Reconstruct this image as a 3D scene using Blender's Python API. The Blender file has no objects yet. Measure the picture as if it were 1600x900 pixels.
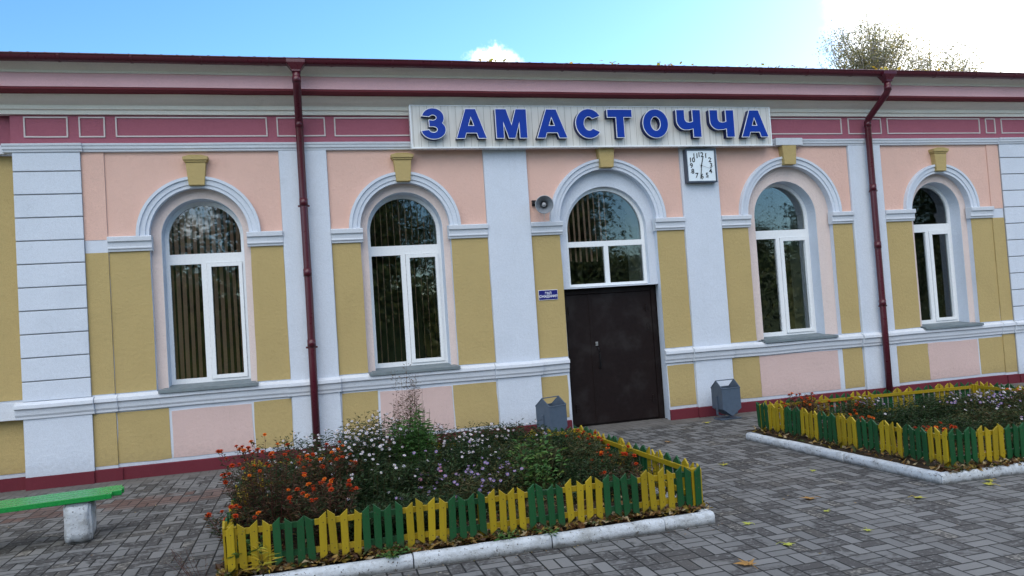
import bpy, math, random
from mathutils import Vector, Matrix, noise
R = math.radians
rnd = random.Random(7)
SC = bpy.context.scene
COL = SC.collection

# ------------------------------------------------------------------ camera
cam = bpy.data.cameras.new('camera'); camo = bpy.data.objects.new('camera', cam); COL.objects.link(camo)
cam.sensor_width = 36; cam.lens = 27.0; cam.clip_start = .05; cam.clip_end = 3000
rx, ux, fw = Vector((.96516, -.25312, -.06628)), Vector((.05492, -.05171, .99715)), Vector((.25583, .96605, .03601))
camo.matrix_world = Matrix(((rx.x, ux.x, -fw.x, 0), (rx.y, ux.y, -fw.y, -10.56), (rx.z, ux.z, -fw.z, 1.707), (0, 0, 0, 1)))
SC.camera = camo

# ------------------------------------------------------------------ light
SUN_EL, SUN_AZ = R(22), R(50)          # azimuth measured from +Y towards +X
w = bpy.data.worlds.new('World'); SC.world = w; w.use_nodes = True
nt = w.node_tree; nt.nodes.clear()
N = nt.nodes.new; L = nt.links.new
out = N('ShaderNodeOutputWorld'); bg = N('ShaderNodeBackground'); sky = N('ShaderNodeTexSky')
sky.sky_type = 'NISHITA'; sky.sun_disc = False; sky.sun_elevation = SUN_EL; sky.sun_rotation = SUN_AZ
sky.air_density = 1.0; sky.dust_density = .15; sky.ozone_density = 3.0; sky.altitude = 150
bg.inputs['Strength'].default_value = .13
hs = N('ShaderNodeHueSaturation'); hs.inputs['Saturation'].default_value = 1.18; hs.inputs['Value'].default_value = .82; L(sky.outputs[0], hs.inputs['Color'])
def vdir(px, py):
    v = fw + (px - 800) / 1200 * rx - (py - 450) / 1200 * ux
    return v.normalized()
geo = N('ShaderNodeTexCoord')
nz = N('ShaderNodeTexNoise'); nz.inputs['Scale'].default_value = 9; nz.inputs['Detail'].default_value = 9; nz.inputs['Roughness'].default_value = .62
L(geo.outputs['Generated'], nz.inputs['Vector'])
def wmath(op, a, b=None, clamp=False):
    m = N('ShaderNodeMath'); m.operation = op; m.use_clamp = clamp
    for i, v in enumerate((a, b)):
        if v is None: continue
        if isinstance(v, (int, float)): m.inputs[i].default_value = v
        else: L(v, m.inputs[i])
    return m.outputs[0]
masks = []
# clouds, the third an unseen one added behind the camera to brighten the facade: (direction, angular reach, softness, noise weight)
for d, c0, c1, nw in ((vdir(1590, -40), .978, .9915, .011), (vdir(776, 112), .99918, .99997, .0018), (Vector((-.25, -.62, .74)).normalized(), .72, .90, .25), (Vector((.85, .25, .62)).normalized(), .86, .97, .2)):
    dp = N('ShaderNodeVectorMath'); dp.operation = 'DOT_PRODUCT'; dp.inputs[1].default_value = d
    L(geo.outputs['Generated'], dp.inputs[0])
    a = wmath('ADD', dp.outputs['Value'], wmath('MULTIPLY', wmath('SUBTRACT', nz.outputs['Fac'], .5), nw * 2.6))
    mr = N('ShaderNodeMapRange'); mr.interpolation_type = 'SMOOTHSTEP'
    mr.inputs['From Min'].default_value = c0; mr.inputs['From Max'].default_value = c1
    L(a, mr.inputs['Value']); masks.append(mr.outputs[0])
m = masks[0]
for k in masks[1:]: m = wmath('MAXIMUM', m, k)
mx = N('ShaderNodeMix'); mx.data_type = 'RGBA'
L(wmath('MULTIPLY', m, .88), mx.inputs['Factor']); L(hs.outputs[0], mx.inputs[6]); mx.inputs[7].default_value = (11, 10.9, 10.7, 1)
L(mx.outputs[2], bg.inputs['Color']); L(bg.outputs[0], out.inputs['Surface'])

sun = bpy.data.lights.new('sun', 'SUN'); suno = bpy.data.objects.new('sun', sun); COL.objects.link(suno)
sun.energy = 3.5; sun.angle = R(.5); sun.color = (1, .93, .82)
sd = Vector((math.sin(SUN_AZ) * math.cos(SUN_EL), math.cos(SUN_AZ) * math.cos(SUN_EL), math.sin(SUN_EL)))
suno.rotation_euler = sd.to_track_quat('Z', 'Y').to_euler(); suno.location = (0, 0, 30)
SC.view_settings.view_transform = 'Standard'; SC.view_settings.look = 'None'; SC.view_settings.exposure = 1.37; SC.view_settings.gamma = 1
SC.render.engine = 'CYCLES'
SC.cycles.max_bounces = 6; SC.cycles.transparent_max_bounces = 12

# ------------------------------------------------------------------ materials
def s2l(c):
    return tuple(((x / 255) / 12.92 if x / 255 <= .04045 else ((x / 255 + .055) / 1.055) ** 2.4) for x in c)
class NB:
    def __init__(s, name):
        s.m = bpy.data.materials.new(name); s.m.use_nodes = True; s.t = s.m.node_tree; s.t.nodes.clear()
        s.out = s.n('ShaderNodeOutputMaterial'); s.b = s.n('ShaderNodeBsdfPrincipled'); s.l(s.b.outputs[0], s.out.inputs[0])
    def n(s, k): return s.t.nodes.new(k)
    def l(s, a, b): s.t.links.new(a, b)
    def put(s, sock, v):
        if isinstance(v, (int, float)): sock.default_value = v
        elif isinstance(v, (tuple, list)): sock.default_value = (v + (1,)) if len(v) == 3 and sock.type == 'RGBA' else v
        else: s.l(v, sock)
    def math(s, op, a, b=None, c=None, clamp=False):
        m = s.n('ShaderNodeMath'); m.operation = op; m.use_clamp = clamp
        for i, v in enumerate((a, b, c)):
            if v is not None: s.put(m.inputs[i], v)
        return m.outputs[0]
    def mix(s, f, a, b, mode='MIX'):
        m = s.n('ShaderNodeMix'); m.data_type = 'RGBA'; m.blend_type = mode
        s.put(m.inputs['Factor'], f); s.put(m.inputs[6], a); s.put(m.inputs[7], b); return m.outputs[2]
    def coord(s, kind='Object'): return s.n('ShaderNodeTexCoord').outputs[kind]
    def noise(s, scale, detail=4, rough=.55, vec=None, sc3=None):
        t = s.n('ShaderNodeTexNoise'); t.inputs['Scale'].default_value = scale; t.inputs['Detail'].default_value = detail; t.inputs['Roughness'].default_value = rough
        v = vec or s.coord()
        if sc3:
            mp = s.n('ShaderNodeMapping'); mp.inputs['Scale'].default_value = sc3; s.l(v, mp.inputs[0]); v = mp.outputs[0]
        s.l(v, t.inputs['Vector']); return t.outputs['Fac']
    def ramp(s, f, a, b):
        m = s.n('ShaderNodeMapRange'); m.interpolation_type = 'SMOOTHSTEP'; m.inputs['From Min'].default_value = a; m.inputs['From Max'].default_value = b
        s.put(m.inputs['Value'], f); return m.outputs[0]
    def bump(s, h, strength, dist=.01):
        b = s.n('ShaderNodeBump'); b.inputs['Strength'].default_value = strength; b.inputs['Distance'].default_value = dist
        s.put(b.inputs['Height'], h); s.l(b.outputs[0], s.b.inputs['Normal'])
    def done(s, col, rough=.8, spec=.3, metal=0):
        s.put(s.b.inputs['Base Color'], col); s.put(s.b.inputs['Roughness'], rough); s.put(s.b.inputs['Specular IOR Level'], spec); s.put(s.b.inputs['Metallic'], metal)
        return s.m
def stucco(name, col, grain=.5, dirt=.25, chips=0.0):
    b = NB(name)
    fine = b.noise(170, 3, .7); mid = b.noise(22, 4, .6); big = b.noise(1.3, 5, .6)
    c2 = tuple(x * .84 for x in col); c3 = tuple(min(1, x * 1.07) for x in col)
    c = b.mix(b.ramp(fine, .3, .7), c2, c3)
    c = b.mix(b.math('MULTIPLY', b.ramp(big, .45, .75), dirt), c, tuple(x * y for x, y in zip(col, (.74, .76, .76))))
    streak = b.noise(1, 5, .6, sc3=(9, 9, .7))
    c = b.mix(b.math('MULTIPLY', b.ramp(streak, .55, .8), dirt * .8), c, tuple(x * y for x, y in zip(col, (.7, .7, .68))))
    xyz = b.n('ShaderNodeSeparateXYZ'); b.l(b.coord(), xyz.inputs[0])
    spl = b.ramp(b.math('ADD', xyz.outputs[2], b.math('MULTIPLY', b.math('SUBTRACT', mid, .5), .45)), .42, .10)
    c = b.mix(b.math('MULTIPLY', spl, .40), c, tuple(x * .5 + .03 for x in col))
    patch = b.noise(3.1, 3, .4); c = b.mix(b.math('MULTIPLY', b.ramp(patch, .50, .54), .10), c, tuple(min(1, x * .80) for x in col))
    vo = b.n('ShaderNodeTexVoronoi'); vo.feature = 'DISTANCE_TO_EDGE'; vo.inputs['Scale'].default_value = .75
    wv = b.n('ShaderNodeVectorMath'); wv.operation = 'ADD'; nzc = b.n('ShaderNodeTexNoise'); nzc.inputs['Scale'].default_value = 2.5; nzc.inputs['Detail'].default_value = 6; b.l(b.coord(), nzc.inputs['Vector']); b.l(b.coord(), wv.inputs[0]); b.l(nzc.outputs['Color'], wv.inputs[1]); b.l(wv.outputs[0], vo.inputs['Vector'])
    crack = b.math('MULTIPLY', b.ramp(vo.outputs['Distance'], .0035, .0008), b.ramp(big, .52, .60))
    c = b.mix(b.math('MULTIPLY', crack, .16), c, tuple(x * .35 for x in col))
    if chips:
        ch = b.noise(34, 4, .65)
        c = b.mix(b.math('MULTIPLY', b.ramp(ch, .66, .70), chips), c, (.11, .10, .09))
    h = b.math('ADD', b.math('MULTIPLY', fine, .6), b.math('MULTIPLY', mid, .9))
    b.bump(h, grain, .012)
    return b.done(c, .9, .15)
def paint(name, col, rough=.4, var=.15, spec=.4, bump=.15, scale=30, metal=0):
    b = NB(name); n1 = b.noise(scale, 5, .6); n2 = b.noise(3, 4, .6)
    c = b.mix(b.math('MULTIPLY', b.ramp(n1, .4, .75), var), col, tuple(x * .6 for x in col))
    c = b.mix(b.math('MULTIPLY', b.ramp(n2, .45, .7), var), c, tuple(x * .75 + .02 for x in col))
    if bump: b.bump(n1, bump, .004)
    return b.done(c, b.math('ADD', b.math('MULTIPLY', n1, .2), rough - .1), spec, metal)
def leafmat(name, cols, rough=.55, tl=.25):
    b = NB(name); gi = b.n('ShaderNodeNewGeometry').outputs['Random Per Island']
    r = b.n('ShaderNodeValToRGB'); r.color_ramp.interpolation = 'CONSTANT'
    e = r.color_ramp.elements
    while len(e) < len(cols): e.new(.5)
    for i, c in enumerate(cols): e[i].position = i / len(cols); e[i].color = c + (1,)
    b.l(gi, r.inputs[0])
    m = b.done(r.outputs[0], rough, .25)
    tr = b.n('ShaderNodeBsdfTranslucent'); b.l(r.outputs[0], tr.inputs[0])
    ms = b.n('ShaderNodeMixShader'); ms.inputs[0].default_value = tl
    b.l(b.b.outputs[0], ms.inputs[1]); b.l(tr.outputs[0], ms.inputs[2]); b.l(ms.outputs[0], b.out.inputs[0])
    return m
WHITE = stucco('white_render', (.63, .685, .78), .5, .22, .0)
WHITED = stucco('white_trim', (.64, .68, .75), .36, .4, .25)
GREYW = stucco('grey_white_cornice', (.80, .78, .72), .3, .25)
PINK = stucco('pink_render', (.76, .50, .42), .8, .2)
PINKD = stucco('pale_pink_render', (.66, .49, .46), .7, .25)
PINKB = stucco('pink_white_band', (.72, .61, .58), .6, .2)
YEL = stucco('ochre_render', (.49, .375, .170), .8, .2)
ROSE = stucco('rose_frieze', (.36, .12, .165), .5, .2)
CORONA = stucco('mauve_corona', (.76, .47, .51), .4, .25)
REDL = stucco('dark_red_line', (.17, .04, .05), .3, .2)
PLINTH = stucco('dark_red_plinth', (.15, .016, .03), .25, .5, .3)
BORDER = stucco('white_border', (.62, .56, .56), .3, .2)
GUT = paint('maroon_metal', (.075, .008, .018), .3, .2, .5, .05)
PVC = paint('white_plastic', (.80, .83, .86), .28, .05, .5, 0)
SILL = paint('grey_zinc', (.15, .185, .205), .5, .5, .3, .2, 12, 0)
DOORM = paint('dark_brown_paint', (.012, .007, .007), .5, .6, .2, .3, 18)
STEEL = paint('steel', (.45, .45, .46), .3, .3, .5, 0, 30, .8)
BINM = paint('grey_blue_paint', (.075, .105, .15), .45, .35, .4, .1, 14)
FY = paint('yellow_paint', (.30, .215, .008), .45, .45, .35, .4, 40)
FG = paint('green_paint', (.006, .055, .017), .42, .4, .35, .4, 40)
def picketpaint(name, col):
    b = NB(name); x = b.n('ShaderNodeSeparateXYZ'); b.l(b.coord(), x.inputs[0]); oi = b.n('ShaderNodeObjectInfo'); rv = oi.outputs['Random']
    va = b.n('ShaderNodeVectorMath'); va.operation = 'ADD'; sc_ = b.n('ShaderNodeVectorMath'); sc_.operation = 'SCALE'; sc_.inputs[0].default_value = (7, 3, 5); b.l(rv, sc_.inputs['Scale']); b.l(b.coord(), va.inputs[0]); b.l(sc_.outputs[0], va.inputs[1])
    n1 = b.noise(60, 5, .65, va.outputs[0]); n2 = b.noise(14, 4, .6, va.outputs[0]); n3 = b.noise(9, 4, .6, va.outputs[0], (6, 6, .6))
    c = b.mix(rv, tuple(q * .80 for q in col), tuple(q * 1.15 for q in col))
    c = b.mix(b.math('MULTIPLY', b.ramp(n3, .5, .75), .45), c, tuple(q * .55 + .01 for q in col))
    c = b.mix(b.math('MULTIPLY', b.ramp(n1, .64, .70), .8), c, (.10, .08, .055))
    mud = b.ramp(b.math('ADD', x.outputs[2], b.math('MULTIPLY', n2, .10)), .105, .045); c = b.mix(b.math('MULTIPLY', mud, .7), c, (.05, .038, .022))
    for z in (.068, .262):
        d = b.math('ADD', b.math('POWER', b.math('SUBTRACT', x.outputs[0], .004), 2), b.math('POWER', b.math('SUBTRACT', x.outputs[2], z), 2)); c = b.mix(b.math('MULTIPLY', b.math('LESS_THAN', d, .000018), .8), c, (.03, .022, .015))
    b.bump(b.math('ADD', n1, n3), .4, .003)
    return b.done(c, .5, .3)
PKY, PKG = picketpaint('yellow_picket_paint', (.31, .225, .008)), picketpaint('green_picket_paint', (.008, .066, .020))
BENCHG = paint('bench_green_paint', (.008, .24, .045), .28, .12, .5, .2, 25)
BLUE = paint('blue_acrylic', (.003, .036, .32), .35, .05, .25, 0)
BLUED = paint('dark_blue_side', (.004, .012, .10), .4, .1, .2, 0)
LWHITE = paint('white_letter_edge', (.8, .82, .88), .4, .05, .4, 0)
PLATE = paint('blue_enamel', (.012, .014, .17), .3, .2, .5, 0)
BLACK = paint('black_paint', (.012, .012, .014), .5, .1, .3, 0)
CLOCKF = paint('slate_clock_frame', (.055, .07, .10), .4, .2, .5, 0)
CLOCKW = paint('white_clock_face', (.72, .80, .86), .3, .05, .5, 0)
HORN = paint('grey_horn', (.42, .44, .47), .35, .2, .5, 0)
HORND = paint('horn_inside', (.20, .22, .25), .35, .2, .5, 0)
BLIND = paint('brown_blind', (.70, .48, .38), .8, .3, .1, 0)
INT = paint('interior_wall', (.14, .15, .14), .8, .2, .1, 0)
INTR = paint('interior_reveal', (.50, .62, .58), .8, .2, .1, 0)
# signboard: ribbed grey-white panel with dirt
b = NB('signboard_strip'); x = b.n('ShaderNodeSeparateXYZ'); b.l(b.coord(), x.inputs[0])
fr = b.math('FRACT', b.math('MULTIPLY', x.outputs[0], 10.0))
j = b.math('LESS_THAN', fr, .05)
st = b.noise(1, 5, .6, sc3=(25, 25, 1.2)); c = b.mix(b.math('MULTIPLY', b.ramp(st, .5, .8), .5), (.70, .70, .68), (.40, .40, .37))
ir = b.math('FLOOR', b.math('MULTIPLY', x.outputs[0], 10.0)); wn = b.n('ShaderNodeTexWhiteNoise'); wn.noise_dimensions = '1D'; b.l(ir, wn.inputs['W'])
c = b.mix(b.math('MULTIPLY', wn.outputs[0], .16), c, (.5, .5, .5))
c = b.mix(j, c, (.30, .30, .29)); b.bump(b.math('SUBTRACT', 1, j), .5, .01)
SIGNB = b.done(c, .5, .3)
# glass: thin pane
def glassmat():
    b = NB('window_glass'); b.t.nodes.remove(b.b)
    tr = b.n('ShaderNodeBsdfTransparent'); tr.inputs[0].default_value = (.86, .86, .84, 1)
    gl = b.n('ShaderNodeBsdfGlossy'); gl.inputs['Roughness'].default_value = .018; gl.inputs[0].default_value = (.92, .97, 1, 1)
    fz = b.n('ShaderNodeFresnel'); fz.inputs['IOR'].default_value = 1.52
    f = b.math('MINIMUM', b.math('ADD', b.math('MULTIPLY', fz.outputs[0], 1.7), .015), 1)
    ms = b.n('ShaderNodeMixShader'); b.l(f, ms.inputs[0]); b.l(tr.outputs[0], ms.inputs[1]); b.l(gl.outputs[0], ms.inputs[2]); b.l(ms.outputs[0], b.out.inputs[0])
    h = b.noise(2.2, 2, .5); bp = b.n('ShaderNodeBump'); bp.inputs['Strength'].default_value = .05; bp.inputs['Distance'].default_value = .02; b.l(h, bp.inputs['Height']); b.l(bp.outputs[0], gl.inputs['Normal'])
    return b.m
GLASS = glassmat()
# whitewashed concrete with dirt near the ground
def whitewash():
    b = NB('whitewashed_concrete'); x = b.n('ShaderNodeSeparateXYZ'); b.l(b.coord(), x.inputs[0])
    n1 = b.noise(45, 5, .7); n2 = b.noise(9, 5, .65)
    c = b.mix(b.ramp(n2, .45, .7), (.52, .56, .61), (.36, .38, .40))
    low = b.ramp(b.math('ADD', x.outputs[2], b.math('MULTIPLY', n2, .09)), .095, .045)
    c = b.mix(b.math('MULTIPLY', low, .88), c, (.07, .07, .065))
    c = b.mix(b.ramp(n1, .585, .65), c, (.10, .09, .08))
    n3 = b.noise(3.5, 5, .7); c = b.mix(b.math('MULTIPLY', b.ramp(n3, .48, .72), .45), c, (.22, .22, .20))
    b.bump(b.math('ADD', n1, n2), .8, .015)
    return b.done(c, .9, .1)
WASH = whitewash()
# paving: basket weave of 2:1 blocks
def paving():
    b = NB('basket_weave_pavers'); x = b.n('ShaderNodeSeparateXYZ'); b.l(b.coord(), x.inputs[0])
    warp = b.noise(1.1, 2, .5)
    S_ = .205
    px = b.math('DIVIDE', b.math('ADD', b.math('SUBTRACT', x.outputs[0], 2.46), b.math('MULTIPLY', b.math('SUBTRACT', warp, .5), .02)), S_)
    py = b.math('DIVIDE', b.math('ADD', b.math('ADD', x.outputs[1], 5.99), b.math('MULTIPLY', b.math('SUBTRACT', warp, .5), .02)), S_)
    ix, iy = b.math('FLOOR', px), b.math('FLOOR', py); fx, fy = b.math('FRACT', px), b.math('FRACT', py)
    par = b.math('GREATER_THAN', b.math('MODULO', b.math('ABSOLUTE', b.math('ADD', ix, iy)), 2), .5)
    def sel(a, c): return b.math('ADD', b.math('MULTIPLY', a, b.math('SUBTRACT', 1, par)), b.math('MULTIPLY', c, par))
    u = sel(fx, fy); v2 = b.math('MULTIPLY', sel(fy, fx), 2); sub = b.math('FLOOR', v2); v = b.math('FRACT', v2)
    du = b.math('MULTIPLY', b.math('MINIMUM', u, b.math('SUBTRACT', 1, u)), S_)
    dv = b.math('MULTIPLY', b.math('MINIMUM', v, b.math('SUBTRACT', 1, v)), S_ / 2)
    d = b.math('MINIMUM', du, dv)
    fine = b.noise(160, 3, .7); mid = b.noise(28, 4, .6); big = b.noise(.9, 5, .6); pat = b.noise(3.2, 4, .6)
    d = b.math('ADD', d, b.math('MULTIPLY', b.math('SUBTRACT', mid, .5), .005))
    joint = b.math('SUBTRACT', 1, b.ramp(d, .0034, .0088))
    cv = b.n('ShaderNodeCombineXYZ'); b.l(ix, cv.inputs[0]); b.l(iy, cv.inputs[1]); b.l(b.math('ADD', sub, b.math('MULTIPLY', par, 7)), cv.inputs[2])
    wn = b.n('ShaderNodeTexWhiteNoise'); wn.noise_dimensions = '3D'; b.l(cv.outputs[0], wn.inputs['Vector']); rv = wn.outputs['Value']
    wn2 = b.n('ShaderNodeTexWhiteNoise'); wn2.noise_dimensions = '3D'
    va = b.n('ShaderNodeVectorMath'); va.inputs[1].default_value = (31.3, 17.7, 3.1); b.l(cv.outputs[0], va.inputs[0]); b.l(va.outputs[0], wn2.inputs['Vector']); rv2 = wn2.outputs['Value']
    c = b.mix(rv, (.130, .130, .130), (.180, .180, .178))
    c = b.mix(b.math('MULTIPLY', b.math('GREATER_THAN', rv2, .93), .6), c, (.30, .28, .24))
    # dark stained blocks come in clusters
    dk = b.math('MULTIPLY', b.ramp(b.math('ADD', b.math('MULTIPLY', rv2, .34), pat), .63, .73), b.ramp(b.math('ADD', mid, b.math('MULTIPLY', rv, .1)), .40, .54))
    c = b.mix(b.math('MULTIPLY', dk, .9), c, (.040, .037, .036))
    c = b.mix(b.math('MULTIPLY', b.ramp(fine, .35, .75), .3), c, (.07, .073, .078))
    c = b.mix(b.math('MULTIPLY', b.ramp(big, .5, .72), .35), c, (.13, .12, .11))
    # drain row of reddish blocks parallel to the wall and the dusty apron at its foot
    yy = b.math('ADD', x.outputs[1], b.math('MULTIPLY', b.math('SUBTRACT', big, .5), .18))
    lim = b.ramp(x.outputs[0], 2.6, 1.6)
    row = b.math('MULTIPLY', b.math('MULTIPLY', b.ramp(yy, -1.95, -1.8), b.ramp(yy, -1.25, -1.4)), lim)
    c = b.mix(b.math('MULTIPLY', b.math('MULTIPLY', row, b.ramp(rv, .95, .5)), .75), c, (.12, .065, .052))
    ap = b.math('MULTIPLY', b.ramp(yy, -.62, -.25), .75)
    c = b.mix(ap, c, b.mix(mid, (.10, .095, .09), (.165, .155, .145)))
    c = b.mix(b.math('MULTIPLY', joint, b.math('SUBTRACT', 1, b.math('MULTIPLY', ap, .9))), c, (.010, .010, .010))
    h = b.math('ADD', b.math('MULTIPLY', b.math('SUBTRACT', 1, joint), 1.0), b.math('ADD', b.math('MULTIPLY', fine, .25), b.math('MULTIPLY', rv, .25)))
    b.bump(h, .6, .006)
    return b.done(c, b.math('ADD', .62, b.math('MULTIPLY', fine, .25)), .3)
PAVE = paving()
b = NB('soil'); SOIL = b.done(b.mix(b.ramp(b.noise(14, 6, .7), .35, .7), (.022, .016, .011), (.06, .045, .03)), .95, .05)
b = NB('far_grass'); GRASSM = b.done(b.mix(b.noise(.3, 5, .6), (.04, .06, .02), (.08, .08, .035)), .95, .05)
GREEN1 = leafmat('aster_leaf', [(.014, .038, .012), (.022, .055, .017), (.032, .07, .022), (.016, .03, .013), (.045, .068, .025)])
GREEN2 = leafmat('bright_leaf', [(.05, .13, .03), (.08, .17, .04), (.035, .10, .025), (.11, .18, .04)])
GREEN4 = leafmat('weed_leaf', [(.07, .17, .04), (.10, .22, .06), (.05, .12, .03)])
GREEN3 = leafmat('mixed_leaf', [(.03, .06, .02), (.05, .085, .03), (.09, .07, .03), (.03, .05, .022), (.10, .10, .035)])
DRY = leafmat('dry_leaf', [(.09, .045, .025), (.13, .075, .035), (.06, .03, .02), (.05, .06, .02), (.16, .10, .05)])
LITTER = leafmat('litter_leaf', [(.10, .045, .018), (.17, .09, .03), (.30, .19, .06), (.06, .03, .015), (.22, .16, .03), (.05, .07, .02), (.34, .27, .16)])
YLEAF = leafmat('yellow_leaf', [(.45, .33, .03), (.38, .36, .05), (.5, .36, .05)])
MAPLE = leafmat('brown_maple_leaf', [(.33, .19, .05), (.36, .20, .06)])
LIMEL = leafmat('lime_leaf', [(.40, .42, .06), (.42, .44, .08)])
BIRCHL = leafmat('birch_leaf', [(.20, .22, .11), (.33, .30, .13), (.16, .18, .10), (.40, .33, .12), (.24, .23, .14)], .5, .45)
SPRUCEL = leafmat('spruce_needle', [(.018, .035, .02), (.03, .05, .03), (.04, .06, .045)])
DARKL = leafmat('dark_tree_leaf', [(.022, .04, .014), (.04, .07, .02), (.07, .08, .02), (.03, .05, .02)])
BARK = paint('bark', (.06, .045, .035), .9, .5, .1, .5, 10)
BIRCHB = paint('birch_bark', (.35, .33, .30), .8, .6, .1, .3, 6)
STEM = paint('plant_stem', (.06, .055, .025), .8, .3, .1, 0)
STEMR = paint('reddish_stem', (.09, .035, .03), .8, .3, .1, 0)
MDRY = leafmat('marigold_leaf', [(.055, .032, .02), (.035, .05, .02), (.09, .05, .03), (.03, .045, .015), (.04, .06, .02), (.12, .07, .035)])
ORANGE = leafmat('marigold_petal', [(.52, .055, .008), (.40, .03, .006), (.50, .07, .01), (.26, .02, .006)])
ORANGE2 = leafmat('amber_petal', [(.72, .20, .015), (.62, .12, .01)])
WPET = leafmat('white_petal', [(.62, .60, .68), (.50, .48, .62), (.70, .69, .72)])
PPET = leafmat('lilac_petal', [(.24, .17, .42), (.30, .23, .48), (.19, .14, .36)])
PKPET = leafmat('pink_petal', [(.55, .20, .34), (.48, .22, .42)])
CENT = paint('flower_centre', (.42, .27, .03), .8, .2, .1, 0)
CABLE = paint('black_cable', (.01, .01, .01), .6, 0, .2, 0)

# ------------------------------------------------------------------ mesh helpers
class MB:
    def __init__(s): s.v = []; s.f = []; s.mi = []
    def add(s, vs, fs, mi=0):
        o = len(s.v); s.v += [tuple(p) for p in vs]
        for f in fs: s.f.append(tuple(i + o for i in f)); s.mi.append(mi)
    def box(s, x0, x1, y0, y1, z0, z1, mi=0):
        s.add([(x, y, z) for x in (x0, x1) for y in (y0, y1) for z in (z0, z1)],
              [(0, 1, 3, 2), (4, 6, 7, 5), (0, 4, 5, 1), (2, 3, 7, 6), (0, 2, 6, 4), (1, 5, 7, 3)], mi)
    def obox(s, c, ax, ay, az, mi=0):
        c = Vector(c); vs = [c + i * ax + j * ay + k * az for i in (-1, 1) for j in (-1, 1) for k in (-1, 1)]
        s.add(vs, [(0, 1, 3, 2), (4, 6, 7, 5), (0, 4, 5, 1), (2, 3, 7, 6), (0, 2, 6, 4), (1, 5, 7, 3)], mi)
    def tube(s, pts, r, n=8, mi=0, cap=True):
        pts = [Vector(p) for p in pts]; rs = r if isinstance(r, (list, tuple)) else [r] * len(pts)
        rings = []
        for i, p in enumerate(pts):
            d = (pts[min(i + 1, len(pts) - 1)] - pts[max(i - 1, 0)])
            d = d.normalized() if d.length > 1e-9 else Vector((0, 0, 1))
            a = d.cross(Vector((0, 0, 1)) if abs(d.z) < .9 else Vector((0, 1, 0))).normalized(); bb = d.cross(a)
            rings.append([p + rs[i] * (math.cos(2 * math.pi * k / n) * a + math.sin(2 * math.pi * k / n) * bb) for k in range(n)])
        vs = [q for ring in rings for q in ring]; fs = []
        for i in range(len(pts) - 1):
            for k in range(n):
                fs.append((i * n + k, i * n + (k + 1) % n, (i + 1) * n + (k + 1) % n, (i + 1) * n + k))
        if cap: fs += [tuple(range(n))[::-1], tuple((len(pts) - 1) * n + k for k in range(n))]
        s.add(vs, fs, mi)
    def lathe(s, prof, M, n=24, mi=0):
        vs = []
        for (r, z) in prof:
            for k in range(n):
                a = 2 * math.pi * k / n; vs.append(M @ Vector((r * math.cos(a), r * math.sin(a), z)))
        fs = []
        for i in range(len(prof) - 1):
            for k in range(n): fs.append((i * n + k, i * n + (k + 1) % n, (i + 1) * n + (k + 1) % n, (i + 1) * n + k))
        s.add(vs, fs, mi)
    def prism(s, poly, y0, y1, mi=0):          # polygon in XZ (ccw), extruded along Y
        n = len(poly); vs = [(x, y0, z) for x, z in poly] + [(x, y1, z) for x, z in poly]
        s.add(vs, [tuple(range(n)), tuple(range(2 * n - 1, n - 1, -1))] + [(i, i + n, (i + 1) % n + n, (i + 1) % n) for i in range(n)], mi)
    def run(s, prof, x0, x1, dy=0, mi=0, step=.35, wob=0.0, seed=0):   # profile [(y,z)..] swept along X
        k = max(1, int((x1 - x0) / step)) if wob else 1; n = len(prof); vs = []; fs = []
        for i in range(k + 1):
            x = x0 + (x1 - x0) * i / k
            for (y, z) in prof:
                w1 = noise.noise(Vector((x * 1.7, z * 5, seed))) * wob if wob else 0
                w2 = noise.noise(Vector((x * 1.1, 7.3, seed))) * wob if wob else 0
                vs.append((x, y + dy + w1 * .6, z + w2))
        for i in range(k):
            for q in range(n): fs.append((i * n + q, i * n + (q + 1) % n, (i + 1) * n + (q + 1) % n, (i + 1) * n + q))
        fs += [tuple(range(n))[::-1], tuple(k * n + q for q in range(n))]
        s.add(vs, fs, mi)
    def arc(s, cx, cz, prof, a0=0, a1=math.pi, n=40, mi=0):            # profile [(r,y)] closed
        m_ = len(prof); vs = []; fs = []
        for i in range(n + 1):
            a = a0 + (a1 - a0) * i / n
            for (r, y) in prof: vs.append((cx + r * math.cos(a), y, cz + r * math.sin(a)))
        for i in range(n):
            for q in range(m_): fs.append((i * m_ + q, (i + 1) * m_ + q, (i + 1) * m_ + (q + 1) % m_, i * m_ + (q + 1) % m_))
        fs += [tuple(range(m_)), tuple(n * m_ + q for q in range(m_))[::-1]]
        s.add(vs, fs, mi)
    def mesh(s, name, mats, smooth=False):
        me = bpy.data.meshes.new(name); me.from_pydata(s.v, [], s.f)
        for m_ in (mats if isinstance(mats, (list, tuple)) else [mats]): me.materials.append(m_)
        me.polygons.foreach_set('material_index', s.mi)
        if smooth: me.polygons.foreach_set('use_smooth', [True] * len(s.f))
        me.update(); return me
    def build(s, name, mats, parent=None, smooth=False, bevel=0, loc=None):
        me = s.mesh(name, mats, smooth)
        if not smooth or True:
            import bmesh
            bm = bmesh.new(); bm.from_mesh(me); bmesh.ops.recalc_face_normals(bm, faces=bm.faces); bm.to_mesh(me); bm.free()
        o = link(name, me, parent)
        if loc: o.location = loc
        if bevel:
            md = o.modifiers.new('bevel', 'BEVEL'); md.width = bevel; md.segments = 2; md.limit_method = 'ANGLE'; md.angle_limit = R(40)
        return o
def link(name, data, parent=None, loc=None, rot=None):
    o = bpy.data.objects.new(name, data); COL.objects.link(o)
    if parent: o.parent = parent
    if loc is not None: o.location = loc
    if rot is not None: o.rotation_euler = rot
    return o
def tag(o, label=None, cat=None, group=None, kind=None):
    for k, v in (('label', label), ('category', cat), ('group', group), ('kind', kind)):
        if v: o[k] = v
    return o
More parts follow.
